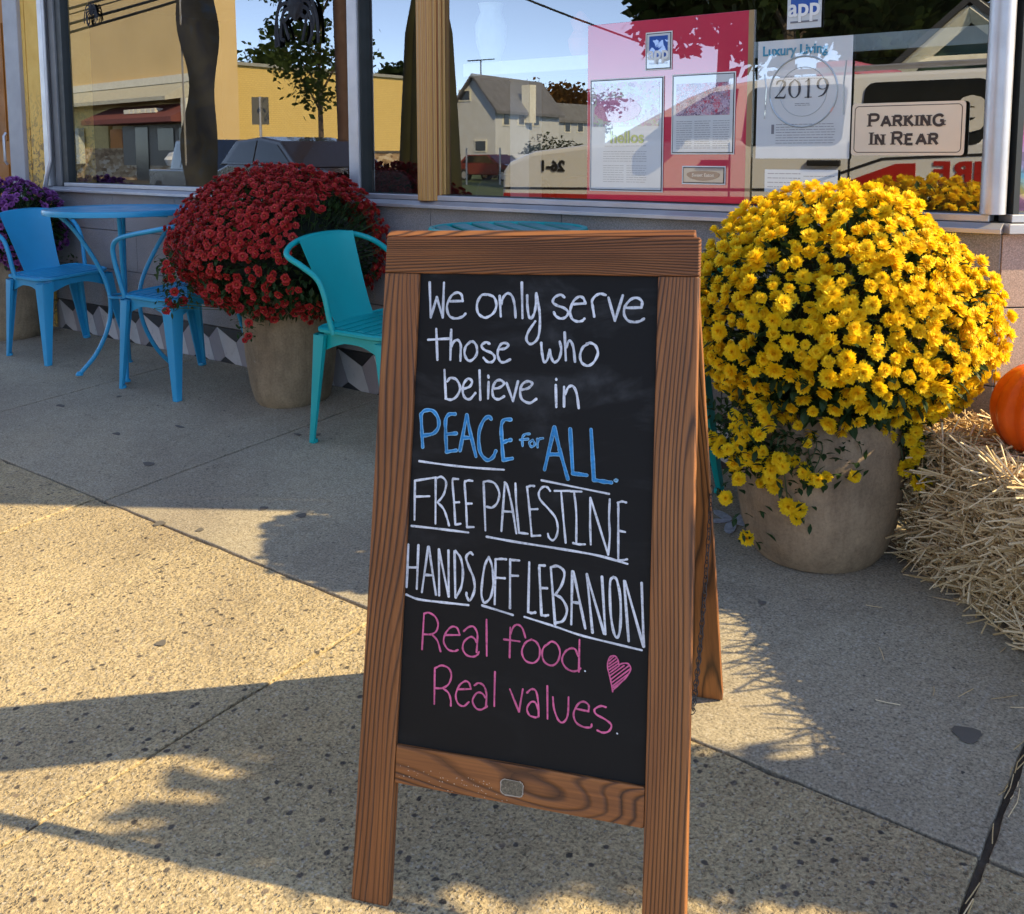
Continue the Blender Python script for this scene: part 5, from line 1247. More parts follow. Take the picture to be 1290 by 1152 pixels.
def pumpkin(X, Y, Z, R_, lab, yaw=0.0, grp='pumpkins on the straw bales'):
    t = thing('pumpkin', (X,Y,Z), lab, 'pumpkin', grp, yaw); vs = []; fs = []; nu, nv = 80, 26
    for j in range(nv+1):
        th = .001+3.1395*j/nv
        for i in range(nu):
            a = 2*math.pi*i/nu; rib = 1-.055*abs(math.cos(a*6))**4*math.sin(th)**.6-.02*abs(math.cos(a*6))**12
            r = R_*math.sin(th)**.85*rib; z = R_*.86*math.cos(th)*(1-.22*math.exp(-(math.sin(th)/.30)**2)); vs.append((r*math.cos(a), r*math.sin(a), z+R_*.80))
    for j in range(nv):
        for i in range(nu): l = (i+1) % nu; fs.append((j*nu+i, (j+1)*nu+i, (j+1)*nu+l, j*nu+l))
    m, tt, b_ = newmat('pumpkin_skin'); v = coords(tt); r = ramp(tt, [(.3,(.70,.075,.004)),(.6,(.85,.13,.006)),(.8,(.86,.22,.02))], noise_t(tt, v, 7, 6, .65)); tt.links.new(r.outputs[0], b_.inputs['Base Color'])
    b_.inputs['Roughness'].default_value = .38; bump(tt, b_, noise_t(tt, v, 60, 4), .15, .002)
    MB().add(vs, fs).build('shell', m, t, smooth=True)
    MB().tube(crv([(0,0,R_*1.28),(.005,0,R_*1.5),(.02,.01,R_*1.72),(.045,.015,R_*1.82)], 4), [.022,.020,.018,.016,.014,.013,.013,.013,.013,.013,.014,.014,.015], 8).build('stalk', plain('stalk', (.10,.09,.03), .8), t, smooth=True)
    return t
Pp = wp(1328, 510, -.34)
pumpkin(Pp[0], Pp[1], .325, .142, 'orange pumpkin sitting on the straw bale at the right edge')
# further right, out of view: corn shock added to shade the pavement, and a pumpkin
shock = thing('shadow_corn_shock', (.75,-.68,gz(-.68)), 'unseen tall shock of dry corn stalks added beyond the right edge for its shadow', 'added corn shock')
st_ = MB(); lv = MB(); rs = random.Random(4)
for k in range(240):
    a = rs.random()*6.283; r0 = .46*rs.random()**.5; r1 = .15*rs.random()**.5; ht = rs.uniform(1.40,1.78); r2 = .21*rs.random()**.6
    P0 = Vector((r0*math.cos(a), r0*math.sin(a), .0)); P1 = Vector((r1*math.cos(a), r1*math.sin(a), 1.10)); P2 = Vector((r2*math.cos(a), r2*math.sin(a), ht)); st_.tube(crv([P0,(P0+P1)/2,P1,P2],3), .009, 5)
    for q in range(5):
        t0 = rs.random(); B_ = P0.lerp(P1, t0) if rs.random() < .6 else P1.lerp(P2, t0); a2 = a+rs.gauss(0,.7); o1 = Vector((math.cos(a2), math.sin(a2), 0)); s_ = Vector((-o1.y, o1.x, 0))*.018; L = rs.uniform(.05,.12)
        m1 = B_+o1*L*.5+Vector((0,0,L*.35)); m2 = B_+o1*L+Vector((0,0,-L*.25)); lv.add([B_-s_,B_+s_,m1+s_,m1-s_,m2], [(0,1,2,3),(3,2,4)])
cs_ = plain('dry_stalk', (.42,.31,.14), .8, 0, .2, 10); tag(st_.build('stalks', cs_, shock), kind='stuff'); tag(lv.build('leaves', cs_, shock), kind='stuff')
MB().tube([(.15*math.cos(t*.524), .15*math.sin(t*.524), 1.10) for t in range(12)], .012, 6, closed=True).build('twine', plain('shock_twine', (.3,.2,.08), .9), shock)
pumpkin(.28,-.30, gz(-.3)+.0, .15, 'orange pumpkin on the pavement left of the corn shock')
# loose straw on the pavement and in the joint
sp_ = []
for k in range(24):
    x = random.gauss(-.40,.12); y = random.gauss(-.82,.10); 
    if k < 14: x = -.31+random.uniform(-.014,.014); y = random.uniform(-1.75,-.95); sp_.append((Vector((x,y,gz(y)+.001)), Vector((random.gauss(0,.15), 1, SL)), random.uniform(.03,.09), .0020, random.uniform(.4,.9))); continue
    sp_.append((Vector((x,y,gz(y)+.003)), Vector((random.gauss(0,1), random.gauss(0,1), 0)), random.uniform(.03,.08), .0018, random.uniform(.4,1)))
o = strawcloud('loose_straw', sp_, None); tag(o, 'stray stalks of straw lying on the pavement and in the wide joint', 'straw')

# ------------------------------------------------------------------ across the street (seen only as reflections in the shop windows)
GZ = ZR
def mat_block(name, c, sx=2.2, sz=5.0):
    m, t, b_ = newmat(name); br = N(t, 'ShaderNodeTexBrick'); tc = coords(t, 'Object', (1,1,1)); sp0 = N(t, 'ShaderNodeSeparateXYZ'); t.links.new(tc, sp0.inputs[0]); cb = N(t, 'ShaderNodeCombineXYZ')
    t.links.new(fl_mix(t, 'ADD', sp0.outputs[0], sp0.outputs[1]), cb.inputs[0]); t.links.new(sp0.outputs[2], cb.inputs[1]); t.links.new(cb.outputs[0], br.inputs['Vector'])
    br.inputs['Scale'].default_value = 2.2; br.inputs['Color1'].default_value = (*c,1); br.inputs['Color2'].default_value = (*[q*.93 for q in c],1); br.inputs['Mortar'].default_value = (*[q*.72 for q in c],1); br.inputs['Mortar Size'].default_value = .02
    t.links.new(br.outputs[0], b_.inputs['Base Color']); b_.inputs['Roughness'].default_value = .9; return m
def mat_stone():
    m, t, b_ = newmat('rubble_stone'); v = coords(t, 'Object', (1,1,2.4)); vo = N(t, 'ShaderNodeTexVoronoi'); vo.inputs['Scale'].default_value = 2.6; t.links.new(v, vo.inputs['Vector']); s_ = N(t, 'ShaderNodeSeparateColor'); t.links.new(vo.outputs['Color'], s_.inputs[0])
    t.links.new(ramp(t, [(0,(.20,.12,.06)),(.4,(.40,.27,.15)),(.75,(.55,.42,.26)),(1,(.66,.56,.42))], s_.outputs[0]).outputs[0], b_.inputs['Base Color']); b_.inputs['Roughness'].default_value = .9; return m
M['ycream'] = plain('tan_render', (.72,.52,.25), .85, 0, .05, .4); M['yblock'] = mat_block('yellow_blockwork', (.84,.60,.20)); M['stone'] = mat_stone()
M['trim'] = plain('cream_trim', (.75,.72,.60), .6); M['dkwin'] = plain('dark_window', (.03,.035,.045), .15); M['maroon'] = plain('maroon_canvas', (.17,.05,.042), .8)
# tan shop with maroon awning (front faces our street)
A = md(84, 150, 61); Bq = md(246, 150, 50)              # left and right ends of its front
d_ = Vector((Bq.x-A.x, Bq.y-A.y, 0)); Lf = d_.length; d_.normalize(); nf = Vector((-d_.y, d_.x, 0)); 
if nf.dot(Vector((0,1,0))) < 0: nf = -nf                # towards our shop
tb = thing('tan_shop', (0,0,0), 'tan shop with a maroon awning and stone base, mirrored in the left window', 'building')
O0 = Vector((A.x, A.y, 0))
def fb(a0, a1, z0, z1, n0, n1, name, mat, par=None): return MB().obox(O0+d_*a0+nf*n0+Vector((0,0,z0)), d_*(a1-a0), nf*(n1-n0), (0,0,z1-z0)).build(name, mat, par or tb)
def hz(px, py):                                        # height and position along the front for a picture point
    r = ray(px, py); Am = Vector((A.x, 2*GL-A.y, 0)); dm = Vector((d_.x, -d_.y, 0)); nm_ = Vector((dm.y, -dm.x, 0))
    t = nm_.dot(Am - Vector((CAM.x, CAM.y, 0)))/nm_.dot(Vector((r[0], r[1], 0))); P = CAM + r*t; return (Vector((P.x,P.y,0))-Am).dot(dm), P.z
zt = hz(160,110)[1]; zb = hz(160,128)[1]; zs = hz(160,187)[1]
fb(0,Lf,GZ,13.0,-2.5,-.01,'main_wall',M['ycream'])
fb(-.5,0,GZ,13,-2.5,.1,'corner_trim',M['trim'])
fb(0,Lf-.2,GZ,zs,.0,.35,'stone_base',M['stone'])
fb(0,Lf*.40,zs,zb-.4,.0,.25,'yellow_siding',plain('yellow_siding', (.66,.50,.20), .8))
MB().prism([O0+d_*0+Vector((0,0,zb)), O0+d_*0+nf*1.6+Vector((0,0,zb-.25)), O0+d_*0+nf*1.6+Vector((0,0,zb-.05)), O0+Vector((0,0,zt))], d_*Lf).build('canopy_roof', plain('pale_roof', (.50,.48,.38), .8), tb)
fb(0,Lf,zt-.05,zt+.35,0,.2,'eave_trim',M['trim'])
# zt line rises to the right in the picture because this front is nearer there
a0, _ = hz(146,140); a1, _ = hz(262,140); zt1 = hz(186,134)[1]; zt2 = hz(186,154)[1]
aw = thing('awning', (0,0,0), None, None); aw.parent = tb
MB().prism([O0+d_*a0+nf*.26+Vector((0,0,zt1)), O0+d_*a0+nf*2.0+Vector((0,0,zt2+.1)), O0+d_*a0+nf*2.0+Vector((0,0,zt2-.15)), O0+d_*a0+nf*.26+Vector((0,0,zt2-.15))], d_*(a1-a0)).build('canvas', M['maroon'], aw)
b = MB()
for i, w_ in enumerate((.8,.5,.5,.2,.7,.6,.5)): 
    s0 = a0+(a1-a0)*.40+sum((.9,.6,.6,.3,.8,.7,.6)[:i])*.8; q0 = O0+d_*s0+nf*1.02+Vector((0,0,zt1*.55+zt2*.45+.12)); b.obox(q0, d_*w_*.8, nf*.45, Vector((0,0,-.22)) )
b.build('lettering', M['trim'], aw)
fb(a0+1.5,a1-.2,zs*.3,zt2-.2,.02,.36,'shopfront',plain('dark_shopfront', (.07,.055,.045), .4))
fb(a0+(a1-a0)*.30,a0+(a1-a0)*.44,GZ,zt2-.3,.365,.40,'shop_door',M['dkwin']); fb(a0+(a1-a0)*.55,a0+(a1-a0)*.72,zs*.9,zt2-.4,.365,.40,'window',M['dkwin']); fb(a0+(a1-a0)*.78,a0+(a1-a0)*.96,zs*.9,zt2-.4,.365,.40,'window',M['dkwin'])
fb(a0-.2,a0+1.3,zs,zt2-.35,.26,.30,'orange_panel',plain('orange_board', (.65,.25,.05), .7))
fb(a1+.1,a1+.6,GZ,zb-.2,.3,1.5,'porch_post',M['trim'])
fb(2.5,3.4,zs-.9,zs+1.2,.36,.7,'meter_cabinet',plain('meter_grey', (.45,.48,.45), .6))
# flank of the long yellow block building
XB = -45.0
def atx(px, py, X_=XB):
    r = ray(px, py); t = X_/r[0]; P = CAM + r*t; return Vector((X_, 2*GL-P.y, P.z))
P1 = atx(262, 79); P2 = atx(508, 99); ztb = P1.z; zsb = atx(300, 190)[2]
yb_ = thing('yellow_block_building', (0,0,0), 'long low yellow block building with a stone base, mirrored behind the tree', 'building')
MB().box(XB-3,XB,P2.y,P1.y,zsb,ztb).build('wall', M['yblock'], yb_); MB().box(XB-3,XB+.25,P2.y,P1.y,GZ,zsb-.12).build('stone_base', M['stone'], yb_)
MB().box(XB-3,XB+.32,P2.y,P1.y,zsb-.119,zsb-.001).build('ledge', plain('dark_ledge', (.10,.09,.08), .8), yb_); MB().box(XB-3.1,XB+.15,P2.y-.1,P1.y,ztb+.001,ztb+.18).build('coping', plain('grey_coping', (.35,.35,.32), .8), yb_)

def house(lab, gx0, gx1, pk, eave, side_x1, base, D, wallc, roofc, wins=(), chim=None, gw=None, name='house'):
    """gable seen between gx0..gx1 (peak pk), long side running right to side_x1"""
    t = thing(name, (0,0,0), lab, 'house'); wm = plain('siding', wallc, .8, 0, .06, 1.5); rm = plain('shingles', roofc, .9, 0, .2, 2)
    c_l = md(gx0, eave, D); c_r = md(gx1, eave, D*.97); far = md(side_x1, eave, D*1.10); ze = c_r.z; pz = md((gx0+gx1)/2, pk, D)[2]
    g = Vector((c_l.x-c_r.x, c_l.y-c_r.y, 0)); s_ = Vector((far.x-c_r.x, far.y-c_r.y, 0)); s_ = s_ - g*(s_.dot(g)/g.dot(g))*.5
    O1 = Vector((c_r.x, c_r.y, GZ))
    H1 = ze-GZ
    MB().prism([O1, O1+g, O1+g+Vector((0,0,H1)), O1+g*.5+Vector((0,0,pz-GZ)), O1+Vector((0,0,H1))], s_).build('wall', wm, t)
    up_ = Vector((0,0,.22)); ov = -s_.normalized()*.4; gs = g.normalized()*.4; dz = Vector((0,0,(pz-ze)/(g.length/2)*.4))
    for a, sg in ((O1+Vector((0,0,H1)), -1), (O1+g+Vector((0,0,H1)), 1)):
        pk_ = O1+g*.5+Vector((0,0,pz-GZ)); MB().prism([a+gs*sg-dz+ov+up_*.2, pk_+ov+up_*.2, pk_+ov+up_*1.2, a+gs*sg-dz+ov+up_*1.2], s_*1.0-ov*2).build('roof', rm, t)
    def facequad(px0, px1, py0, py1, face, nm='window'):
        # window on the long side ('s') or the gable ('g')
        base_, dr = (O1, s_) if face == 's' else (O1, g)
        nrm_ = (g if face == 's' else s_).normalized()*-1
        def hit(px, py):
            r = ray(px, py); Om = Vector((base_.x, 2*GL-base_.y, 0)); dm = Vector((dr.x, -dr.y, 0)); nn_ = Vector((dm.y, -dm.x, 0)); tt_ = nn_.dot(Om-Vector((CAM.x,CAM.y,0)))/nn_.dot(Vector((r[0],r[1],0))); P = CAM+r*tt_; return (Vector((P.x,P.y,0))-Om).dot(dm)/dm.length, P.z
        q0 = hit(px0, (py0+py1)/2); q1 = hit(px1, (py0+py1)/2); zt_ = hit((px0+px1)/2, py0)[1]; zb_ = hit((px0+px1)/2, py1)[1]; u0, u1 = sorted((q0[0], q1[0])); dn = dr.normalized()
        w = MB().obox(Vector((base_.x,base_.y,0))+dn*(u0-.12)+Vector((0,0,zb_-.12))+nrm_*.0, dn*(u1-u0+.24), nrm_*.06, (0,0,zt_-zb_+.24)).build(nm, M['trim'], t)
        MB().obox(Vector((base_.x,base_.y,0))+dn*u0+Vector((0,0,zb_))+nrm_*.061, dn*(u1-u0), nrm_*.03, (0,0,zt_-zb_)).build('pane', M['dkwin'], w)
    for q in wins: facequad(*q)
    if chim:
        Pc = md(chim[0], chim[2], D*1.03); Pd = md(chim[1], chim[2], D*1.03); MB().box(min(Pc.x,Pd.x),min(Pc.x,Pd.x)+.8,Pc.y-.4,Pc.y+.4,ze-1,md(chim[0],chim[3],D*1.03).z).build('chimney', M['trim'], t)
    return t, O1, g, s_, pz
t_, O1, g_, ss_, pz_ = house('grey two-storey house with a roof aerial, mirrored near the middle of the window', 572, 624, 99, 136, 690, 195, 75, (.58,.59,.58), (.15,.15,.16),
      [(580,592,115,126,'g'),(600,612,178,190,'g'),(634,640,140,157,'s'),(653,659,141,157,'s'),(672,678,142,158,'s')], (661,671,150,108))
Pa = md(606, 102, 76); b = MB(); zt3 = md(606,76,76).z; b.tube([(Pa.x,Pa.y,Pa.z-1),(Pa.x,Pa.y,zt3)], .06, 6); b.build('aerial_mast', M['black'], t_); b = MB(); q_ = g_.normalized(); b.tube([Vector((Pa.x,Pa.y,zt3))-q_*1.3, Vector((Pa.x,Pa.y,zt3))+q_*1.3], .05, 5); b.build('aerial_bar', M['black'], t_)
house('small grey-roofed white house behind the grey house, mirrored left of the red poster', 690, 700, 134, 150, 742, 195, 92, (.50,.52,.52), (.16,.16,.16), [(712,718,152,166,'s'),(728,734,152,166,'s')])
# gabled green house at the right
t2 = thing('green_gabled_house', (0,0,0), 'green house with pale gable trim, mirrored at the right end of the window', 'house')
Ya = -26.0
pA = mp(1158,80,Ya); pB = mp(1228,20,Ya); pC = mp(1300,80,Ya)
dk = plain('green_siding', (.045,.10,.085), .8); MB().prism([(pA.x,Ya,GZ),(pC.x,Ya,GZ),(pC.x,Ya,pA.z),(pB.x,Ya,pB.z),(pA.x,Ya,pA.z)], (0,-8,0)).build('wall', dk, t2)
def bar(p, q, r=.16, **k): return MB().tube([p, q], r, 4)
bar((pA.x-.6,Ya+.3,pA.z-.4),(pB.x,Ya+.3,pB.z+.15),.28).build('gable_trim', M['trim'], t2); bar((pC.x+.6,Ya+.3,pA.z-.4),(pB.x,Ya+.3,pB.z+.15),.28).build('gable_trim', M['trim'], t2); bar((pA.x-.4,Ya+.3,pA.z),(pC.x,Ya+.3,pA.z),.14).build('gable_trim', M['trim'], t2)
MB().prism([(pA.x-.9,Ya+.6,pA.z-.5),(pB.x,Ya+.6,pB.z+.3),(pB.x,Ya+.6,pB.z+.5),(pA.x-.9,Ya+.6,pA.z-.3)], (0,-9,0)).build('roof', plain('dark_shingles', (.05,.05,.055), .9), t2); MB().prism([(pC.x+.9,Ya+.6,pA.z-.5),(pB.x,Ya+.6,pB.z+.3),(pB.x,Ya+.6,pB.z+.5),(pC.x+.9,Ya+.6,pA.z-.3)], (0,-9,0)).build('roof', plain('dark_shingles2', (.05,.05,.055), .9), t2)

# trees
BK = plain('bark', (.10,.075,.055), .9, 0, .3, 8, .8, 30)
def leafmat(n, c, c2): return mat_petal(n, c, c2, .25, .8)
LG = leafmat('tree_leaf', (.030,.055,.014), (.085,.12,.030)); LD = leafmat('dark_tree_leaf', (.015,.030,.010), (.05,.075,.020)); LO = leafmat('autumn_leaf', (.13,.07,.015), (.25,.11,.02))
def tree(lab, X, Y, h, cw, z0f, mat, nl=2600, seed=1, tr=.16, lean=0.0, ls=.22, name='street_tree', cat='tree', grp=None):
    rs = random.Random(seed); t = thing(name, (X,Y,GZ), lab, cat, grp)
    trk = crv([(0,0,0),(lean*.3,0,h*.3),(lean*.6,.1,h*.6),(lean,.0,h*.9)], 4); MB().tube(trk, [tr*(1-.8*i/(len(trk)-1)) for i in range(len(trk))], 8).build('trunk', BK, t, smooth=True)
    b = MB(); lf = MB(); tips = []
    for k in range(11):
        a = rs.random()*6.28; z_ = h*rs.uniform(z0f, .85); c0_ = Vector((lean*z_/h*.8, 0, z_)); e1 = c0_ + Vector((math.cos(a)*cw*rs.uniform(.5,.95)*(1-.3*abs(z_/h-.6)), math.sin(a)*cw*rs.uniform(.5,.95), h*rs.uniform(.05,.22)))
        br = crv([c0_, (c0_+e1)/2+Vector((0,0,h*.04)), e1], 3); b.tube(br, [tr*.35*(1-.8*i/(len(br)-1)) for i in range(len(br))], 5); tips += [br[-1], br[-2], br[len(br)//2]]
    b.build('limbs', BK, t)
    tips.append(Vector((lean,0,h*.93))); tips.append(Vector((lean*.9,0,h*.8)))
    cs = [(p, cw*rs.uniform(.18,.42)) for p in tips for _ in range(2)]
    for k in range(nl):
        c_, r_ = rs.choice(cs); v = Vector((rs.gauss(0,1), rs.gauss(0,1), rs.gauss(0,.8))); v = v.normalized()*r_*rs.random()**.4; p = c_+v
        d = Vector((rs.uniform(-1,1), rs.uniform(-1,1), rs.uniform(-1,.6))).normalized(); s_ = d.orthogonal().normalized(); L = ls*rs.uniform(.6,1.3)
        lf.add([p, p+d*L*.5+s_*L*.33, p+d*L, p+d*L*.5-s_*L*.33], [(0,1,2,3)])
    tag(lf.build('crown', mat, t), kind='stuff'); return t
P = md(403, 215, 30); tree('young street tree in front of the yellow block building, mirrored left of the mullion', P.x, P.y, 6.6, 2.0, .40, LG, 2600, 11, .11, .3, .20)
for i, (px, D, h, cw, mt, sd, lb) in enumerate([
    (905,34,14.5,4.6,LG,21,'tall green tree mirrored behind the red poster board'),
    (985,30,14,4.6,LD,22,'dark tall tree mirrored above the magazine page'),
    (1075,32,15,5.0,LG,23,'broad tall tree mirrored above the parking plate'),
    (1170,36,17,5.4,LD,24,'dark tall tree mirrored above the green house'),
    (1262,30,13,4.4,LG,25,'tall tree mirrored at the corner post')]):
    P = md(px, 190, D); tree(lb, P.x, P.y, h, cw, .24, mt, 12000, sd, .3, .4, .50, grp='tall trees across the street')
for i, (px, D, top, cw, mt, sd, lb) in enumerate([(322,95,64,4.2,LG,31,'rounded tree top showing over the yellow block building'),(484,95,86,3.0,LD,32,'small dark tree top beyond the yellow block building'),
    (700,120,118,5.0,LO,33,'autumn-coloured tree beyond the small white house'),(735,125,120,5.5,LO,34,'rusty autumn tree mirrored beside the red poster board'),(668,128,124,5.0,LD,35,'dark tree beyond the grey house roof')]):
    P = md(px, 190, D); zt_ = md(px, top, D).z; tree(lb, P.x, P.y, (zt_-GZ)*1.0, cw, .35, mt, 3500, sd, .25, 0, .6, grp='background trees across the street')
def shrub(px, D, w_, h_, sd, lb):
    rs = random.Random(sd); P = md(px, 200, D); t = thing('shrub', (P.x,P.y,GZ), lb, 'shrub', 'shrubs by the grey house'); lf = MB()
    for k in range(700):
        v = Vector((rs.gauss(0,1),rs.gauss(0,1),rs.gauss(0,1))).normalized()*rs.random()**.35; p = Vector((v.x*w_, v.y*w_, h_*.55+v.z*h_*.5)); d = Vector((rs.uniform(-1,1),rs.uniform(-1,1),rs.uniform(-.5,1))).normalized(); s_ = d.orthogonal().normalized(); L = .22
        lf.add([p, p+d*L*.5+s_*L*.3, p+d*L, p+d*L*.5-s_*L*.3], [(0,1,2,3)])
    tag(lf.build('leaves', LD, t), kind='stuff'); MB().tube([(0,0,0),(0,0,h_*.5)], .05, 5).build('stem', BK, t)
shrub(690,62,1.5,2.6,41,'dark shrub beside the porch of the grey house'); shrub(712,60,1.7,2.2,42,'wide dark shrub in front of the small white house'); shrub(672,64,1.0,1.9,43,'low shrub at the corner of the grey house')

# utility pole with wires
P = md(436, 150, 24); pole = thing('utility_pole', (P.x,P.y,GZ), 'dark brown wooden utility pole mirrored just left of the mullion', 'utility pole')
MB().tube([(0,0,0),(-.15,0,5),(-.25,0,11)], [.19,.17,.13], 12).build('pole', plain('creosoted_wood', (.06,.030,.02), .85, 0, .25, 3, .5, 30), pole, smooth=True)
MB().tube([(-1.4,0,9.6),(1.1,0,9.6)], .06, 6).build('crossarm', BK, pole)
MB().box(.17,.27,-.06,.06,3.0,3.5).build('junction_box', M['trim'], pole)
wm = plain('wire', (.015,.015,.015), .6)
def wire(pts, lb, r=.03):
    Q = [md(*p) for p in pts]; t = MB().tube(crv(Q, 8), r, 5).build('overhead_wire', wm); tag(t, lb, 'wire', 'overhead wires across the street')
wire([(20,27,26),(110,5,24),(230,-30,22)], 'upper overhead wire mirrored in the top left of the window', .035); wire([(20,34,26),(78,21,25),(230,-22,22)], 'thin second overhead wire mirrored at the top left', .018)
wire([(20,47,26),(78,33,25),(198,-1,23),(330,-42,21)], 'third overhead wire mirrored at the top left', .035); wire([(20,57,26),(78,44,25),(225,1,23),(330,-32,21)], 'lowest overhead wire mirrored at the top left', .035)
wire([(620,-18,24),(700,14,26),(745,31,28),(830,62,32)], 'single sloping wire mirrored above the grey house', .03)
# back of a traffic sign
P = md(328, 140, 30); ts = thing('traffic_sign_back', (P.x,P.y,GZ), 'grey back of a rectangular traffic sign mirrored against the yellow wall', 'traffic sign')
MB().tube([(0,0,0),(0,0,3.2)], .04, 6).build('post', M['alu'], ts); zc_ = P.z-GZ; MB().box(-.26,.26,-.02,.0,zc_-.42,zc_+.42).build('plate', plain('sign_back', (.10,.10,.09), .6), ts)
ts.rotation_euler = (0,0,-.75)

# vehicles: side profiles with length along X
def carbody(t, prof_lo, prof_hi, wid, paint, glassm, wheels, windows, name='body', tumble=.14):
    """prof_lo: body outline (x,z); prof_hi: cabin outline (x,z)"""
    MB().prism([(x,0,z) for x, z in prof_lo], (0,-wid,0)).build(name, paint, t, bevel=.045)
    n = len(prof_hi); zmin = min(z for _, z in prof_hi); zmax = max(z for _, z in prof_hi)
    ins = lambda z: tumble*(z-zmin)/(zmax-zmin)+.02
    vs = [(x,-ins(z),z) for x, z in prof_hi]+[(x,-wid+ins(z),z) for x, z in prof_hi]
    fs = [tuple(range(n)), tuple(range(2*n-1,n-1,-1))]+[(i,n+i,n+(i+1)%n,(i+1)%n) for i in range(n)]
    MB().add(vs, fs).build('cabin', paint, t, bevel=.03)
    for nm, q in windows:
        q = [(x, z) for x, z in q]; MB().prism([(x,-ins(z)+.004,z) for x, z in q], (0,.010,0)).build(nm, glassm, t)
        MB().prism([(x,-wid+ins(z)-.004,z) for x, z in q], (0,-.010,0)).build(nm, glassm, t)
    for x, r in wheels:
        for y in (.02, -wid+.22):
            w = MB().tube([(x,y,r),(x,y-.24,r)], r, 24).build('wheel', M['rubber'], t, smooth=True); MB().tube([(x,y+.006,r),(x,y-.2,r)], r*.58, 16).build('rim', M['alu'], w, smooth=True)
            MB().tube([(x,y-.24+.0,r),(x,y-.246,r)], r*.58, 16).build('rim', M['alu'], w, smooth=True)
YS2 = -4.3
fs_ = thing('fire_department_car', (0,YS2,ZR), 'white fire department estate car with red stripe parked at the kerb, mirrored in the window', 'car')
z = lambda w: w-ZR
wp_ = plain('white_car_paint', (.80,.82,.85), .25, 0, .02, 1, coat=.5); gl = plain('car_glass', (.012,.014,.016), .05)
lo = [(-5.86,z(.16)),(-5.88,z(.55)),(-5.86,z(.90)),(-5.78,z(.99)),(-5.5,z(1.085)),(-4.9,z(1.145)),(-4.55,z(1.17)),(-.75,z(1.17)),(-.72,z(.6)),(-.75,z(.10)),(-5.0,z(.06))]
hi = [(-4.72,z(1.155)),(-4.30,z(1.36)),(-3.98,z(1.52)),(-3.70,z(1.615)),(-3.3,z(1.655)),(-1.2,z(1.66)),(-.86,z(1.60)),(-.74,z(1.155))]
def rw(x0, x1, zl, zh, r=.06, sl=0.0):
    pts = [(cx_, cz_) for cx_, cz_ in rrect(x0, x1, zl, zh, r, 4)]; return [(x_ + sl*(z_-zl), z_) for x_, z_ in pts]
wins = [('window', [(-4.30,z(1.19)),(-3.50,z(1.19)),(-3.50,z(1.585)),(-3.72,z(1.56)),(-4.05,z(1.38))]), ('window', rw(-3.40,-2.60,z(1.12),z(1.585),.07)), ('window', rw(-2.48,-1.62,z(1.12),z(1.585),.07)), ('window', rw(-1.50,-.92,z(1.16),z(1.57),.07))]
carbody(fs_, lo, hi, 1.95, wp_, gl, [(-4.95,.40),(-1.60,.40)], wins)
redp = plain('red_stripe', (.42,.022,.015), .3); blk = M['black']
def dec(pts, mat, name, d=.004): return MB().prism([(x_, .001, z(zz_)) for x_, zz_ in pts], (0,d,0)).build(name, mat, fs_)
dec([(-5.84,.745),(-2.98,.790),(-2.98,.770),(-5.84,.728)][::-1], blk, 'black_line'); dec([(-5.84,.69),(-2.9,.72),(-2.9,.35),(-5.84,.35)][::-1], redp, 'red_band')
dec([(-2.98,.790),(-2.30,1.03),(-.80,1.10),(-.80,1.082),(-2.29,1.012),(-2.98,.770)][::-1], blk, 'black_line'); dec([(-2.9,.72),(-2.20,.985),(-2.06,.99),(-2.06,.83),(-2.35,.81),(-2.62,.66),(-2.9,.35)][::-1], redp, 'red_band')
dec([(-2.05,.80),(-.80,.82),(-.80,.80),(-2.05,.78)][::-1], blk, 'black_line')
text_mesh('FIRE', .19, redp, 'lettering', fs_, (-1.72, YS2+.008, .925), rx=(-1,0,0), bold=.008, sx=1.25); text_mesh('26-1', .13, blk, 'lettering', fs_, (-5.27, YS2+.008, .945), rx=(-1,0,0), bold=.006, sx=1.2)
text_mesh('e', .46, M['white'], 'lettering', fs_, (-1.70, YS2+.0, 1.37), rx=(-1,0,0), bold=.02)
for x_ in (-3.5,-2.54,-1.56): MB().box(x_-.006,x_+.006,.0012,.004,z(.3),z(1.15)).build('door_seam', blk, fs_)
for x_ in (-3.75,-2.86): MB().box(x_,x_+.26,.001,.035,z(.965),z(1.01)).build('door_handle', blk, fs_, bevel=.01)
MB().box(-4.05,-3.85,.0,.22,z(1.16),z(1.36)).build('wing_mirror', blk, fs_, bevel=.04)
b = MB(); b.tube([(-3.3,-.25,z(1.70)),(-1.0,-.25,z(1.71))], .022, 6); b.build('roof_rail', M['alu'], fs_)
MB().box(-2.95,-2.65,-1.6,-.35,z(1.665),z(1.78)).build('light_bar', plain('light_bar', (.45,.05,.04), .2), fs_, bevel=.02)
# dark pickup truck with tools in the bed and a dark car behind it, parked across the street
def place_car(name, lb, cat, px, D, yaw, L, prof_lo, prof_hi, wid, col, whl, wins, extra=None):
    P = md(px, 200, D); t = thing(name, (P.x,P.y,GZ), lb, cat, 'vehicles parked across the street'); t.rotation_euler = (0,0,yaw)
    carbody(t, prof_lo, prof_hi, wid, plain(name+'_paint', col, .25, 0, .03, 1, coat=.4), gl, whl, wins)
    if extra: extra(t)
    return t
def bags(t):
    pass
tr_ = place_car('pickup_truck', 'dark blue pickup truck with pale bags in its bed, mirrored below the maroon awning', 'pickup truck', 186, 27, .30, 5.4,
   [(0,.45),(.02,1.05),(3.2,1.08),(5.2,1.02),(5.4,.85),(5.4,.42)], [(2.0,1.05),(2.15,1.80),(3.6,1.82),(4.25,1.08)], 1.9, (.012,.022,.055), [(.95,.38),(4.45,.38)],
   [('window',[(2.25,1.12),(2.36,1.72),(2.95,1.73),(2.95,1.12)]),('window',[(3.02,1.12),(3.02,1.73),(3.5,1.73),(4.0,1.14)])])
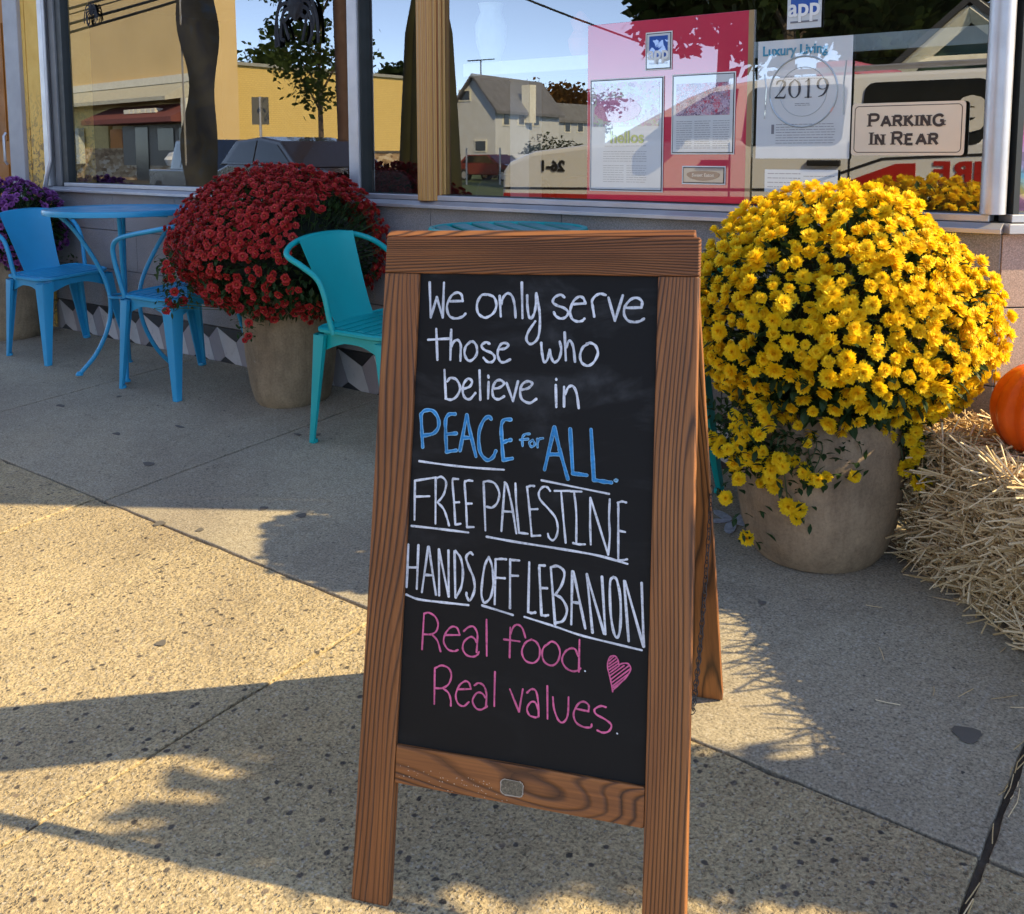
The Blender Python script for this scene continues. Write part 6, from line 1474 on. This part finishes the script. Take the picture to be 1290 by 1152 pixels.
for i, q in enumerate((222,238)):
    P = md(q, 186, 27.6); o = MB().lathe([(.05,0),(.42,.05),(.50,.22),(.36,.42),(.05,.50)], 12, (P.x, P.y-.2, 1.08+GZ), wob=lambda a, z_: 1+.15*math.sin(3*a+i)).build('sack', M['white'], smooth=True); tag(o, ['pale sack in the bed of the blue pickup, the one further left','pale sack in the bed of the blue pickup, the one nearer its cab'][i], 'sack', 'sacks in the pickup bed')
big_ = place_car('parked_car', 'large dark car mirrored behind the red flowers', 'car', 268, 22.5, .25, 4.7, [(0,.35),(.02,.85),(.7,1.0),(3.6,.95),(4.6,.75),(4.7,.35)], [(.25,.97),(.8,1.40),(1.9,1.46),(2.7,1.38),(3.55,.96)], 1.8, (.02,.016,.02), [(.85,.34),(3.85,.34)],
   [('window',[(.6,1.03),(1.0,1.36),(1.75,1.40),(1.75,1.03)]),('window',[(1.82,1.03),(1.82,1.40),(2.6,1.32),(3.2,1.03)])])
big_.scale = (1.25,1.1,1.25)
place_car('parked_car', 'dark red car mirrored beside the grey house', 'car', 572, 52, .1, 4.4, [(0,.35),(.02,.85),(.7,.95),(3.6,.92),(4.3,.75),(4.4,.35)], [(.3,.93),(.8,1.38),(2.4,1.40),(3.3,.93)], 1.75, (.17,.02,.022), [(.8,.33),(3.6,.33)], [('window',[(.6,.98),(1.0,1.33),(2.3,1.34),(2.95,.98)])])
place_car('parked_car', 'white car mirrored in front of the grey house', 'car', 606, 56, .1, 4.4, [(0,.35),(.02,.85),(.7,.95),(3.6,.92),(4.3,.75),(4.4,.35)], [(.3,.93),(.8,1.38),(2.4,1.40),(3.3,.93)], 1.75, (.65,.65,.62), [(.8,.33),(3.6,.33)], [('window',[(.6,.98),(1.0,1.33),(2.3,1.34),(2.95,.98)])])
# tall feather flag and a closed parasol standing at the kerb
Yk = -3.62
P = mp(252, 120, Yk); ff = thing('feather_flag', (P.x, Yk, gz(Yk)), 'tall dark navy feather flag mirrored beside the maroon awning', 'flag')
ff_m, tt, bb = newmat('navy_flag'); vv = coords(tt); tt.links.new(ramp(tt, [(.35,(.006,.010,.026)),(.55,(.022,.024,.028)),(.7,(.012,.030,.08))], noise_t(tt, vv, 3.0, 4, .6, 1.0)).outputs[0], bb.inputs['Base Color']); bb.inputs['Roughness'].default_value = .8
vs = []; fs = []; nz_ = 26
for i in range(nz_+1):
    z_ = .75+i/nz_*2.3; w_ = .20+.035*math.sin(z_*5.2)-.02*math.cos(z_*3)+.03*(z_ > 2.4)*(z_-2.4); c_ = .03*math.sin(z_*3.3)
    for j in range(7):
        u = -1+j/3.0; vs.append((c_+w_*u, .035*math.sin(z_*4+u*2.2), z_))
n0 = len(vs)
vs += [(x_, y_+.004, z_) for x_, y_, z_ in vs]
for i in range(nz_):
    for j in range(6):
        a = i*7+j; fs += [(a,a+1,a+8,a+7), (n0+a+7,n0+a+8,n0+a+1,n0+a)]
MB().add(vs, fs).build('flag_cloth', ff_m, ff, smooth=True); MB().tube([(-.2,.0,.04),(-.2,0,3.3)], .012, 6).build('flag_pole', M['alu'], ff); MB().lathe([(.2,0),(.2,.03),(.03,.045)], 20).build('base', blk, ff)
ff.rotation_euler = (0,0,-.5)
P = mp(541, 120, Yk); po = thing('closed_parasol', (P.x, Yk, gz(Yk)), 'closed olive green parasol mirrored behind the wooden column', 'parasol')
MB().lathe([(.30,.62),(.292,.70),(.25,1.6),(.205,2.4),(.10,2.95),(.02,3.05)], 48, wob=lambda a, z_: 1+.10*abs(math.sin(a*4))).build('canopy', plain('olive_canvas', (.022,.022,.004), .85, 0, .2, 3), po, smooth=False)
MB().tube([(0,0,.03),(0,0,3.1)], .022, 10).build('pole', BK, po); MB().lathe([(.25,0),(.25,.06),(.04,.09)], 24).build('base', blk, po)
# wire fence posts near the cars
for i, q in enumerate((588, 630)):
    P = md(q, 205, 44); o = MB().tube([(P.x,P.y,GZ),(P.x,P.y,GZ+1.7)], .04, 6).build('fence_post', M['alu']); tag(o, ['thin pale fence post mirrored beside the dark red car','thin pale fence post mirrored beside the white car'][i], 'fence post', 'fence posts across the street')

# ------------------------------------------------------------------ put each thing's empty at its base
bpy.context.view_layer.update()
for o in [q for q in bpy.data.objects if q.type == 'EMPTY' and q.parent is None and q.location.length < 1e-6 and q.children]:
    pts = []
    def walkc(q):
        if q.type == 'MESH': pts.extend([q.matrix_world @ Vector(c_) for c_ in q.bound_box])
        for c_ in q.children: walkc(c_)
    walkc(o)
    if not pts or o.name == 'sidewalk': continue
    off = Vector(((min(p.x for p in pts)+max(p.x for p in pts))/2, (min(p.y for p in pts)+max(p.y for p in pts))/2, min(p.z for p in pts)))
    o.location = off
    for c_ in o.children: c_.matrix_parent_inverse = Matrix.Translation(-off) @ c_.matrix_parent_inverse
